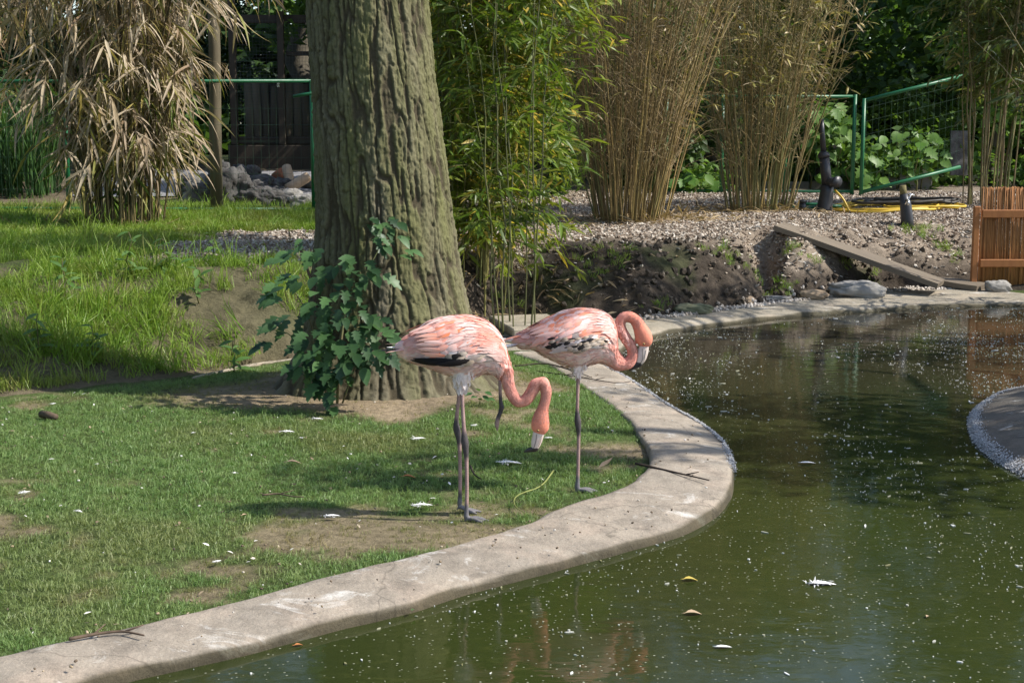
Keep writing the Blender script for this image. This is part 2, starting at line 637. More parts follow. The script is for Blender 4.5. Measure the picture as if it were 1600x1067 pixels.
def plateau_grass(x, y):
    by, ty = base_y(x), top_y(x)
    n = fbm(x * 1.4, y * 1.4, s=61, o=3)
    g = sstep(-.9, -1.5, x) * sstep(-.2, .3, y - by) * sstep(19.5, 18.5, y)
    return g * (1 - mulch_mask(x, y))


# one sheet: dense where the camera looks, coarse out to the horizon
def spaced(a, segs):
    out = [a]
    for end, step in segs:
        k = max(1, int(round((end - out[-1]) / step)))
        out += list(np.linspace(out[-1], end, k + 1)[1:])
    return np.array(out)


gx = spaced(-150, [(-40, 10), (-12, 2), (-7, .3), (-4.6, .06), (5.8, .037), (8, .15), (14, .5), (40, 2), (150, 10)])
gy = spaced(-60, [(0, 6), (3, .4), (9, .045), (13, .03), (16.6, .017), (18, .03), (21, .08), (34, .4), (60, 3), (200, 14)])
X, Y = np.meshgrid(gx, gy)
x, y = X.ravel(), Y.ravel()
z = ground_h(x, y)
bigwet = in_poly(x, y, pond_poly)
def inset(a, b, d):
    e = (b - a) / np.linalg.norm(b - a, axis=1, keepdims=True)
    return np.concatenate([a + e * d, b[::-1]])


rim = in_poly(x, y, inset(near_in, near_out, .09)) | in_poly(x, y, inset(far_in, far_out, .09))
onshore = in_poly(x, y, shore_poly * [1, 1, 1] + [.35, 0, 0])
z = np.where(rim, -.3, np.where(wet(x, y), np.minimum(z, .0) - .01, z))
z = np.where(bigwet & ~onshore, -.55, z)
z = np.where(bigwet & onshore, -.03 + .25 * sstep(4.5, 9, x), z)
z = np.where((y < 2.2) & ~bigwet, np.minimum(z, 0), z)
# colours = what each patch of ground is made of
bare = lawn_bare(x, y)
by, ty = base_y(x), top_y(x)
mul = mulch_mask(x, y)
pg = plateau_grass(x, y)
n1 = fbm(x * 4, y * 4, s=71, o=4)[:, None]
soil_l = np.array([.29, .225, .145]) * (1 + .35 * n1)
turf = np.array([.075, .105, .03]) * (1 + .4 * n1)
bank_soil = np.array([.066, .052, .039]) * (1 + .5 * n1)
bank_left = np.array([.15, .12, .08]) * (1 + .4 * n1)
chips = np.array([.26, .21, .16]) * (1 + .3 * n1)
meadow = np.array([.05, .085, .016]) * (1 + .3 * n1)
C = turf * (1 - bare[:, None]) + soil_l * bare[:, None]
isb = ((y - by) > -.05)[:, None]
lf = sstep(-1.0, -2.2, x)[:, None]
C = np.where(isb, bank_soil * (1 - lf) + bank_left * lf, C)
moss = (sstep(.1, .45, fbm(x * 1.8, y * 1.8, s=77, o=3)) * sstep(0, .12, z) * .55)[:, None] * (1 - .7 * lf)
C = np.where(isb, C * (1 - moss) + np.array([.05, .065, .022]) * moss, C)
pgk = pg[:, None] * np.where(y > ty - .1, .7, .25)[:, None]
C = C * (1 - pgk) + meadow * pgk
C = C * (1 - mul[:, None]) + chips * mul[:, None]
C = np.where((bigwet & ~onshore)[:, None], np.array([.03, .035, .015]), C)
far_w = sstep(24, 30, y)[:, None]
C = C * (1 - far_w) + np.array([.03, .04, .015]) * far_w
# clods: push the bank surface in and out
t_b = np.clip((y - by) / np.maximum(ty - by, .35), 0, 1)
cl = (t_b > 0) * (t_b < 1) * sstep(0, .1, t_b) * sstep(1, .8, t_b)
yy = y - cl * (.07 * fbm(x * 5, y * 5, z * 5, s=81, o=5) + .035 * np.abs(fbm(x * 13, y * 13, z * 13, s=83, o=2)))
zz = z + cl * .05 * fbm(x * 7, y * 7, z * 7, s=85, o=4)
nx, ny = len(gx), len(gy)
ii = np.arange(ny - 1)[:, None] * nx + np.arange(nx - 1)[None]
Q = np.stack([ii, ii + 1, ii + nx + 1, ii + nx], -1).reshape(-1, 4)

m_ground, nt, b, out = new_mat('earth_and_turf')
vc = N_(nt, 'ShaderNodeVertexColor', layer_name='Col')
v = mapped(nt)
g1 = ramp(nt, noise_tex(nt, 22, 6, .7, v), [(.25, .55), (.75, 1.45)])
col = mixc(nt, 1.0, vc.outputs[0], g1, 'MULTIPLY')
nt.links.new(col, b.inputs['Base Color'])
b.inputs['Roughness'].default_value = .95
b.inputs['Specular IOR Level'].default_value = .15
add_bump(nt, b, noise_tex(nt, 45, 8, .75, v), .9, .03)
ground = link('ground', make_mesh('ground', np.stack([x, yy, zz], 1), [Q], m_ground, True, C))
tag(ground, kind='structure')


def gz(px, py):
    return ground_h(np.atleast_1d(px), np.atleast_1d(py))


def on_ground(u, v, z0=0.0):
    """where a ray meets the ground sheet"""
    z = z0
    for _ in range(12):
        p = at_z(u, v, z)
        z = .5 * z + .5 * float(gz(p[0], p[1])[0])
    p = at_z(u, v, z); p[2] = float(gz(p[0], p[1])[0])
    return p


# ------------------------------------------------------------------ concrete rims
def concrete(name, tint=(1, 1, 1), stain=1.0):
    m, nt, b, out = new_mat(name)
    v = mapped(nt)
    base = mixc(nt, ramp(nt, noise_tex(nt, 1.6, 6, .65, v), [(.3, 0), (.72, 1)]), tuple(np.array([.40, .335, .262]) * tint), tuple(np.array([.275, .24, .195]) * tint))
    pinkish = mixc(nt, ramp(nt, noise_tex(nt, 3.4, 4, .6, v), [(.5, 0), (.75, .6)]), base, tuple(np.array([.48, .37, .285]) * tint))
    grime = mixc(nt, ramp(nt, noise_tex(nt, 5.5, 9, .75, v), [(.46, 0), (.66, .8 * stain)]), pinkish, tuple(np.array([.17, .145, .115]) * tint))
    white = mixc(nt, ramp(nt, noise_tex(nt, 2.9, 9, .72, mapped(nt, (1, 1.6, 1)), dist=.8), [(.57, 0), (.68, .8)]), grime, (.66, .63, .58))
    ck = N_(nt, 'ShaderNodeTexVoronoi', feature='DISTANCE_TO_EDGE'); ck.inputs['Scale'].default_value = .75
    wv = N_(nt, 'ShaderNodeVectorMath', operation='ADD')
    nv = N_(nt, 'ShaderNodeTexNoise'); nv.inputs['Scale'].default_value = 3.5; nv.inputs['Detail'].default_value = 5
    nt.links.new(v, nv.inputs['Vector'])
    sc_ = N_(nt, 'ShaderNodeVectorMath', operation='SCALE'); sc_.inputs['Scale'].default_value = .35
    nt.links.new(nv.outputs['Color'], sc_.inputs[0])
    nt.links.new(v, wv.inputs[0]); nt.links.new(sc_.outputs[0], wv.inputs[1])
    nt.links.new(wv.outputs[0], ck.inputs['Vector'])
    white = mixc(nt, ramp(nt, ck.outputs['Distance'], [(.0015, .5), (.0045, 0.0)]), white, (.07, .06, .045))
    streak = ramp(nt, noise_tex(nt, 3, 6, .7, mapped(nt, (6, 1.2, 1)), dist=.5), [(.50, 0), (.70, .5)])
    white = mixc(nt, streak, white, tuple(np.array([.24, .205, .16]) * tint))
    fine = mixc(nt, 1.0, white, ramp(nt, noise_tex(nt, 120, 3, .7, v), [(.3, .82), (.7, 1.14)]), 'MULTIPLY')
    vc = N_(nt, 'ShaderNodeVertexColor', layer_name='Col')
    fine = mixc(nt, 1.0, fine, vc.outputs[0], 'MULTIPLY')
    nt.links.new(fine, b.inputs['Base Color'])
    b.inputs['Roughness'].default_value = .85
    b.inputs['Specular IOR Level'].default_value = .25
    add_bump(nt, b, noise_tex(nt, 26, 9, .75, v), .8, .014)
    return m


def rim_mesh(name, a, b, mat, dz=0.0, skirt=.34):
    """sloping concrete lip between the lawn edge a and the waterline b, rounded at the water"""
    prof = [(0.0, -skirt), (0.0, .012), (.012, .024), (.06, .030), (.2, .030), (.4, .026), (.58, .021), (.72, .014), (.83, .006), (.90, .0), (.94, -.006), (.962, -.014), (.978, -.028), (.99, -.048), (.996, -.08), (1.0, -.12), (1.02, -.3)]
    n = len(a)
    V, C = [], []
    s_len = np.concatenate([[0], np.cumsum(np.linalg.norm(np.diff(a, axis=0), axis=1))])
    for s, h in prof:
        p = a * (1 - s) + b * s
        p = p.copy()
        wv = vnoise(p[:, 0] * 2.2, p[:, 1] * 2.2, s=91)
        p[:, 2] = h + dz + (.006 * wv + .004 * vnoise(p[:, 0] * 9, p[:, 1] * 9, s=92)) * (h > -.1)
        edge = .018 * fbm(p[:, 0] * 4, p[:, 1] * 4, s=93, o=3)
        dirv = (b - a) / np.linalg.norm(b - a, axis=1, keepdims=True)
        if s < .05: p += dirv * edge[:, None]
        if s > .8: p += dirv * edge[:, None] * .7
        V.append(p)
        wetl = sstep(-.002, -.018, np.full(n, h) + .008 * vnoise(p[:, 0] * 6, p[:, 1] * 6, s=94))
        C.append(np.ones((n, 3)) * (1 - wetl[:, None]) + np.array([.24, .235, .185]) * wetl[:, None])
    k = len(prof)
    i = np.arange(k - 1)[:, None] * n + np.arange(n - 1)[None]
    Q = np.stack([i, i + n, i + n + 1, i + 1], -1).reshape(-1, 4)
    o = link(name, make_mesh(name, np.concatenate(V), [Q], mat, True, np.concatenate(C)))
    return tag(o, kind='structure')


m_conc = concrete('weathered_concrete')
m_conc2 = concrete('dusty_concrete', (.95, .98, .95), .7)
rim_mesh('pond_kerb', near_in, near_out, m_conc)
rim_mesh('pond_kerb', far_in, far_out, m_conc2, dz=-.009)

# the opposite shore, a concrete spit running in from the right
nseg = len(shore)
cen = np.array([4.6, 8.9, 0])
V = []
for s, h in [(1.03, -.3), (1.004, -.09), (.997, -.045), (.985, -.025), (.95, -.004), (.87, .03), (.7, .07), (.45, .13), (.2, .17)]:
    p = cen + (shore - cen) * s
    p[:, 2] = h + .006 * vnoise(p[:, 0] * 5, p[:, 1] * 5, s=95)
    V.append(p)
k = len(V)
i = np.arange(k - 1)[:, None] * nseg + np.arange(nseg - 1)[None]
Q = np.stack([i, i + nseg, i + nseg + 1, i + 1], -1).reshape(-1, 4)
m_conc3 = concrete('dark_grey_concrete', (.40, .41, .42), 1.0)  # darker, greyer tint of the rim concrete
VV = np.concatenate(V)
tag(link('concrete_shore', make_mesh('concrete_shore', VV, [Q[:, ::-1]], m_conc3, True, np.ones((len(VV), 3)))), kind='structure')

# ------------------------------------------------------------------ water
m_water, nt, b, out = new_mat('murky_pond_water')
v = mapped(nt)
c1 = mixc(nt, ramp(nt, noise_tex(nt, .55, 4, .6, v), [(.3, 0), (.7, 1)]), (.030, .038, .009), (.019, .027, .008))
c2 = mixc(nt, ramp(nt, noise_tex(nt, 7, 8, .75, mapped(nt, (1, 2, 1)), dist=1.2), [(.52, 0), (.75, .35)]), c1, (.085, .09, .025))
sepw = N_(nt, 'ShaderNodeSeparateXYZ'); nt.links.new(v, sepw.inputs[0])
mrw = N_(nt, 'ShaderNodeMapRange'); mrw.inputs[1].default_value = 7.0; mrw.inputs[2].default_value = 12.0; mrw.interpolation_type = 'SMOOTHSTEP'
nt.links.new(sepw.outputs['Y'], mrw.inputs[0])
c2 = mixc(nt, mrw.outputs[0], c2, (.032, .028, .016))
vd = N_(nt, 'ShaderNodeTexVoronoi'); vd.inputs['Scale'].default_value = 34
nt.links.new(mapped(nt, (1, 1.0, 1)), vd.inputs['Vector'])
dots = ramp(nt, vd.outputs['Distance'], [(.10, 1.0), (.17, 0.0)])
film = ramp(nt, noise_tex(nt, 1.7, 6, .7, mapped(nt, (1, 2.2, 1)), dist=1.0), [(.32, .0), (.60, .9)])
dm = N_(nt, 'ShaderNodeMath', operation='MULTIPLY'); nt.links.new(dots, dm.inputs[0]); nt.links.new(film, dm.inputs[1])
c2 = mixc(nt, dm.outputs[0], c2, (.33, .33, .26))
nt.links.new(c2, b.inputs['Base Color'])
b.inputs['Roughness'].default_value = .06
b.inputs['IOR'].default_value = 1.33
b.inputs['Specular IOR Level'].default_value = .5
add_bump(nt, b, noise_tex(nt, 5, 3, .5, mapped(nt, (1, 1.6, 1))), .14, .012)
wx = np.linspace(-7, 20, 28); wy = np.linspace(.5, 17.5, 18)
WX, WY = np.meshgrid(wx, wy)
wi = np.arange(17)[:, None] * 28 + np.arange(27)[None]
water = link('pond_water', make_mesh('pond_water', np.stack([WX.ravel(), WY.ravel(), np.full(WX.size, WATER_Z)], 1),
                                     [np.stack([wi, wi + 1, wi + 29, wi + 28], -1).reshape(-1, 4)], m_water))
tag(water, kind='structure')
# ================================================================== THE BIG TREE
TREE = np.array([-0.80, 9.80, 0.0])


def trunk_center(z):
    return np.stack([np.interp(z, [0, .4, 1.1, 1.75, 2.6, 5, 9], [-.80, -.81, -.84, -.885, -.945, -1.05, -1.1]),
                     np.interp(z, [0, 2, 9], [9.80, 9.82, 9.9])], -1)


ROOTS = [(-.42, .40, .20, 7), (-1.25, .11, .17, 9), (-1.75, .10, .2, 8), (-2.55, .22, .22, 6), (3.05, .20, .26, 6), (1.3, .3, .25, 5), (.35, .26, .22, 8)]


def trunk_r(th, z):
    r = np.interp(z, [-.3, 0, .25, .6, 1.1, 1.75, 2.6, 4, 7, 9], [.60, .56, .53, .485, .445, .42, .392, .37, .30, .2])
    for a, amp, hh, pw in ROOTS:
        c = np.cos(th - a - .25 * np.sin(z * 4))
        r = r + amp * np.exp(-np.maximum(z + .05, 0) / hh) * np.maximum(c, 0) ** pw
        r = r + .05 * np.exp(-np.maximum(z, 0) / (hh * 4)) * np.maximum(c, 0) ** pw
    return r + .012 * fbm(th * 1.5, z * 1.2, s=5, o=2)


nth, zs = 460, np.concatenate([np.linspace(-.3, 2.9, 440), np.linspace(2.93, 4.5, 60), np.linspace(4.6, 9, 30)])
TH, ZZ = np.meshgrid(np.linspace(0, 2 * np.pi, nth, endpoint=False), zs)
th, zf = TH.ravel(), ZZ.ravel()
cu = 60
u_ = th / (2 * np.pi) * cu
# wrap-safe warp
cw, sw = np.cos(th) * 2.2, np.sin(th) * 2.2
wu = .55 * fbm(cw * 1.6, sw * 1.6, zf * 2.2, s=31, o=3)
wv_ = .5 * fbm(cw * 2, sw * 2, zf * 2, s=33, o=2)
cx_, cy_ = np.cos(th) * .46, np.sin(th) * .46
tw = .012 * fbm(cx_ * 5, cy_ * 5, zf * 1.5, s=31, o=3)                    # ridges wander sideways as they climb
n1_ = vnoise((cx_ + tw) / .040, (cy_ - tw) / .040, zf / .27 + .6 * vnoise(cx_ * 9, cy_ * 9, zf * 2, s=39), s=3)
n2_ = vnoise((cx_ + tw) / .024, (cy_ - tw) / .024, zf / .10, s=13)
n3_ = vnoise(cx_ / .045, cy_ / .045, zf / .055 + 3 * n1_, s=17)
fine = fbm(cx_ / .022, cy_ / .022, zf / .03, s=37, o=4)
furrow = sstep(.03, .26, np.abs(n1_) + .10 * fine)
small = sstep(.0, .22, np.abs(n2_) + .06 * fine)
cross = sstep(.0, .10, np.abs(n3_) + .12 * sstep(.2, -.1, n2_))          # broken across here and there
cid = .5 + .5 * vnoise(cx_ / .09, cy_ / .09, zf / .25, s=23)
strength = np.interp(zf, [0, .5, 9], [1.0, 1, 1])
disp = strength * (.020 * (furrow - 1) + .008 * (small - 1) * furrow + .005 * (cross - 1) * furrow + .008 * (cid - .5) + .008 * fine * (.3 + furrow))
rr = trunk_r(th, zf) + disp
ctr = trunk_center(zf)
V = np.stack([ctr[:, 0] + rr * np.cos(th), ctr[:, 1] + rr * np.sin(th), zf], 1)
k = len(zs)
i = np.arange(k - 1)[:, None] * nth
j = np.arange(nth)[None]; j2 = (j + 1) % nth
Q = np.stack([i + j, i + j2, i + nth + j2, i + nth + j], -1).reshape(-1, 4)
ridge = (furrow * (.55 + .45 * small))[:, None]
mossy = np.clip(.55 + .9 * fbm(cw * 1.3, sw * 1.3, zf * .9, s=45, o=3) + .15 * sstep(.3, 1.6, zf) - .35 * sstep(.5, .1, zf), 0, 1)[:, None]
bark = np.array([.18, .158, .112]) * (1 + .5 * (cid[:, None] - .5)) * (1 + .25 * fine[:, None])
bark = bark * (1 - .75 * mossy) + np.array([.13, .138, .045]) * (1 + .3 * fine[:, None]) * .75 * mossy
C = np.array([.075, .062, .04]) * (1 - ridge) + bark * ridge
m_bark = simple_mat('furrowed_bark', (1, 1, 1), (.78, .76, .72), .92, 60, .6, 110, True, .15, bdist=.008)
m_plainbark = simple_mat('plain_bark', (.12, .105, .08), (.07, .062, .045), .9, 10, .6, 30, False, .15, (1, 1, .25), bdist=.02)
m_hole = simple_mat('rotten_wood', (.14, .09, .06), (.08, .05, .034), .95, 14, .6, 30)

m_crown = leaf_mat('tree_leaf', (1, 1, 1), rough=.5, trans=.4, vcol=True, vary=.15)
cardV, cardF = card_vf(.62, .1)


def leaf_cloud(centers, radii, counts, size, cols, flat=.75, seed=0):
    """many leaf faces gathered in clumps; returns arrays for MB"""
    r = np.random.default_rng(seed)
    P, Cc, Sz = [], [], []
    for c, rad, n in zip(centers, radii, counts):
        d = r.normal(size=(n, 3)); d /= np.linalg.norm(d, axis=1, keepdims=True)
        q = d * (r.random((n, 1)) ** .45) * rad * [1, 1, flat]
        P.append(np.asarray(c) + q)
        tone = r.random()
        a, b_ = np.asarray(cols[0]), np.asarray(cols[1])
        tt = np.clip(tone * .6 + r.random((n, 1)) * .55, 0, 1)
        Cc.append(a * (1 - tt) + b_ * tt)
        Sz.append(size * r.uniform(.6, 1.3, n))
    P, Cc, Sz = np.concatenate(P), np.concatenate(Cc), np.concatenate(Sz)
    n = len(P)
    d = r.normal(size=(n, 3)); d[:, 2] = d[:, 2] * .5 - .35
    up = r.normal(size=(n, 3)) * .6 + [0, 0, 1]
    return P, basis(d, up), Sz, Cc


def crown(name, parent, centers, radii, counts, size, cols, flat=.75, seed=0, mat=None, tmpl=None):
    P, Rm, Sz, Cc = leaf_cloud(centers, radii, counts, size, cols, flat, seed)
    tv, tf = tmpl or (cardV, cardF)
    V, F, C = scatter_vf(tv, tf, P, Rm, Sz, Cc)
    return link(name, make_mesh(name, V, F, mat or m_crown, True, C), parent)


def limb_path(a, b, n=7, sag=.15, seed=0):
    r = np.random.default_rng(seed)
    t = np.linspace(0, 1, n)[:, None]
    p = np.asarray(a) * (1 - t) + np.asarray(b) * t
    L = np.linalg.norm(np.asarray(b) - np.asarray(a))
    p[1:-1] += r.normal(size=(n - 2, 3)) * L * .04
    p[:, 2] += L * sag * np.sin(t[:, 0] * np.pi)
    return p


GREEN_A, GREEN_B = (.030, .055, .010), (.075, .12, .02)
tree = tag(empty('oak_tree', (0, 0, 0)), 'massive old tree with furrowed mossy bark behind the flamingos', 'tree')
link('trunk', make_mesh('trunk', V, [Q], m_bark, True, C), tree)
# a rotted bare patch between two roots
hb = MB()
hp = trunk_center(np.array([.1]))[0]
for kk in range(1):
    a0 = -1.18
    rad = float(trunk_r(np.array([a0]), np.array([.07]))[0])
    rad -= .075
    c0 = np.array([hp[0] + (rad - .015) * math.cos(a0), hp[1] + (rad - .015) * math.sin(a0), .0])
    tv = []
    uu, vv2 = np.meshgrid(np.linspace(0, 2 * np.pi, 18, endpoint=False), np.linspace(0, np.pi, 10))
    P = np.stack([.10 * np.cos(uu) * np.sin(vv2), .05 * np.sin(uu) * np.sin(vv2), .15 * np.cos(vv2)], -1).reshape(-1, 3)
    P += .05 * fbm(P[:, 0] * 18, P[:, 1] * 18, P[:, 2] * 10, s=3, o=3)[:, None] * P / (np.linalg.norm(P, axis=1, keepdims=True) + 1e-6)
    ii_ = np.arange(9)[:, None] * 18 + np.arange(18)[None]
    jj_ = np.arange(9)[:, None] * 18 + (np.arange(18)[None] + 1) % 18
    hb.add(P + c0, [np.stack([ii_, ii_ + 18, jj_ + 18, jj_], -1).reshape(-1, 4)])
hb.build('bare_wood', m_hole, tree)
tips = [(-4.0, 8.5, 6.8), (-3.4, 12.5, 7.2), (.9, 12.8, 7.4), (1.6, 9.3, 8.2), (-2.6, 6.2, 7.6), (-.4, 10, 10.5), (-4.2, 10.4, 8.6), (.4, 7.0, 8.8)]
for q, tp in enumerate(tips):
    z0 = 4.4 + .5 * q
    a = np.array([*trunk_center(np.array([z0]))[0], z0])
    pth = limb_path(a, tp, 8, .1, q)
    MB().tube(pth, np.linspace(.15, .03, 8), 8).build('limb', m_plainbark, tree)
cs, rs, ns = [], [], []
r_ = np.random.default_rng(5)
for tp in tips:
    for _ in range(5):
        cs.append(np.array(tp) + r_.normal(size=3) * [1.0, 1.0, .55]); rs.append(r_.uniform(.5, .95)); ns.append(230)
crown('crown', tree, cs, rs, ns, .13, (GREEN_A, GREEN_B), seed=11)
# ================================================================== FLAMINGOS
def quills(name, c_base, c_tip, edge=None, rough=.55):
    m, nt, b, out = new_mat(name)
    t = N_(nt, 'ShaderNodeTexCoord'); sp = N_(nt, 'ShaderNodeSeparateXYZ')
    nt.links.new(t.outputs['Object'], sp.inputs[0])
    oi = N_(nt, 'ShaderNodeObjectInfo')
    nz = noise_tex(nt, 4, 3, .6, mapped(nt, (1.5, 60, 1)))
    f = N_(nt, 'ShaderNodeMath', operation='MULTIPLY_ADD'); f.inputs[1].default_value = .35
    nt.links.new(nz, f.inputs[0])
    mm = N_(nt, 'ShaderNodeMath', operation='MULTIPLY'); mm.inputs[1].default_value = 7.5
    nt.links.new(sp.outputs['X'], mm.inputs[0]); nt.links.new(mm.outputs[0], f.inputs[2])
    col = mixc(nt, ramp(nt, f.outputs[0], [(.35, 0.0), (1.0, 1.0)]), c_base, c_tip)
    h = N_(nt, 'ShaderNodeHueSaturation')
    mr = N_(nt, 'ShaderNodeMapRange'); mr.inputs[3].default_value = .78; mr.inputs[4].default_value = 1.15
    nt.links.new(oi.outputs['Random'], mr.inputs[0]); nt.links.new(mr.outputs[0], h.inputs['Saturation'])
    nt.links.new(col, h.inputs['Color'])
    nt.links.new(h.outputs[0], b.inputs['Base Color'])
    b.inputs['Roughness'].default_value = rough
    b.inputs['Specular IOR Level'].default_value = .2
    add_bump(nt, b, noise_tex(nt, 3, 4, .6, mapped(nt, (3, 160, 1))), .35, .002)
    return m


m_skin, nt, b, out = new_mat('flamingo_plumage')
vc = N_(nt, 'ShaderNodeVertexColor', layer_name='Col')
v = mapped(nt)
col = mixc(nt, 1.0, vc.outputs[0], ramp(nt, noise_tex(nt, 70, 4, .7, v), [(.3, .86), (.7, 1.1)]), 'MULTIPLY')
nt.links.new(col, b.inputs['Base Color'])
b.inputs['Roughness'].default_value = .7
b.inputs['Specular IOR Level'].default_value = .2
add_bump(nt, b, noise_tex(nt, 150, 3, .6, v), .5, .003)
m_fuzz, nt, b, out = new_mat('soft_feathers')
vc = N_(nt, 'ShaderNodeVertexColor', layer_name='Col')
nt.links.new(vc.outputs[0], b.inputs['Base Color'])
b.inputs['Roughness'].default_value = .75
b.inputs['Specular IOR Level'].default_value = .15
tr = N_(nt, 'ShaderNodeBsdfTranslucent'); nt.links.new(vc.outputs[0], tr.inputs[0])
ms = N_(nt, 'ShaderNodeMixShader'); ms.inputs[0].default_value = .25
nt.links.new(b.outputs[0], ms.inputs[1]); nt.links.new(tr.outputs[0], ms.inputs[2]); nt.links.new(ms.outputs[0], out.inputs[0])
m_beak = simple_mat('pale_beak', (.72, .62, .55), (.60, .47, .42), .35, 25, .1, 60, False, .4)
m_black = simple_mat('black_horn', (.018, .016, .016), (.03, .026, .025), .3, 20, .1, 60, False, .5)
m_eye = simple_mat('eye_yellow', (.45, .33, .10), (.4, .28, .08), .15, 8, 0, 1, False, .6)
m_claw = simple_mat('dark_nostril', (.05, .035, .035), None, .6, 8, 0)

Q_MATS = {
    'pale': quills('pale_pink_quill', (.85, .52, .45), (.89, .70, .64)),
    'pink': quills('pink_quill', (.83, .38, .30), (.87, .54, .46)),
    'coral': quills('coral_quill', (.81, .27, .16), (.86, .44, .33)),
    'white': quills('white_quill', (.80, .66, .62), (.84, .82, .80)),
    'grey': quills('grey_quill', (.34, .27, .24), (.62, .52, .48)),
    'black': quills('black_quill', (.03, .024, .022), (.012, .011, .012)),
    'barred': quills('dark_brown_quill', (.60, .47, .36), (.035, .026, .022)),
}


def feather_mesh(name, mat, L=.1, wd=.028, bend=.012):
    """one vane, length L along +X, root at the origin, cupped, with a raised shaft"""
    prof = [.3, .7, .95, 1.0, .88, .6, .16]
    V, Q = [], []
    n = len(prof)
    for i, p in enumerate(prof):
        t = i / (n - 1)
        h = wd / 2 * p
        zc = .006 * math.sin(t * math.pi) - bend * t * t
        for s, dz in ((-1, -.0018), (-.45, -.0003), (0, .0006), (.45, -.0003), (1, -.0018)):
            V.append((t * L, s * h, zc + dz * p))
    for i in range(n - 1):
        for j in range(4):
            a = i * 5 + j
            Q.append((a, a + 1, a + 6, a + 5))
    return make_mesh(name, np.array(V), [np.array(Q)], mat)


FEA = {}
for k_, m_ in Q_MATS.items():
    FEA[k_] = [feather_mesh('feather', m_, .105, .030, .014), feather_mesh('feather', m_, .125, .026, .018), feather_mesh('feather', m_, .09, .034, .010)]
LONG = {k_: [feather_mesh('feather', Q_MATS[k_], .20, .030, .012), feather_mesh('feather', Q_MATS[k_], .17, .026, .008)] for k_ in ('black', 'coral', 'white', 'pink')}


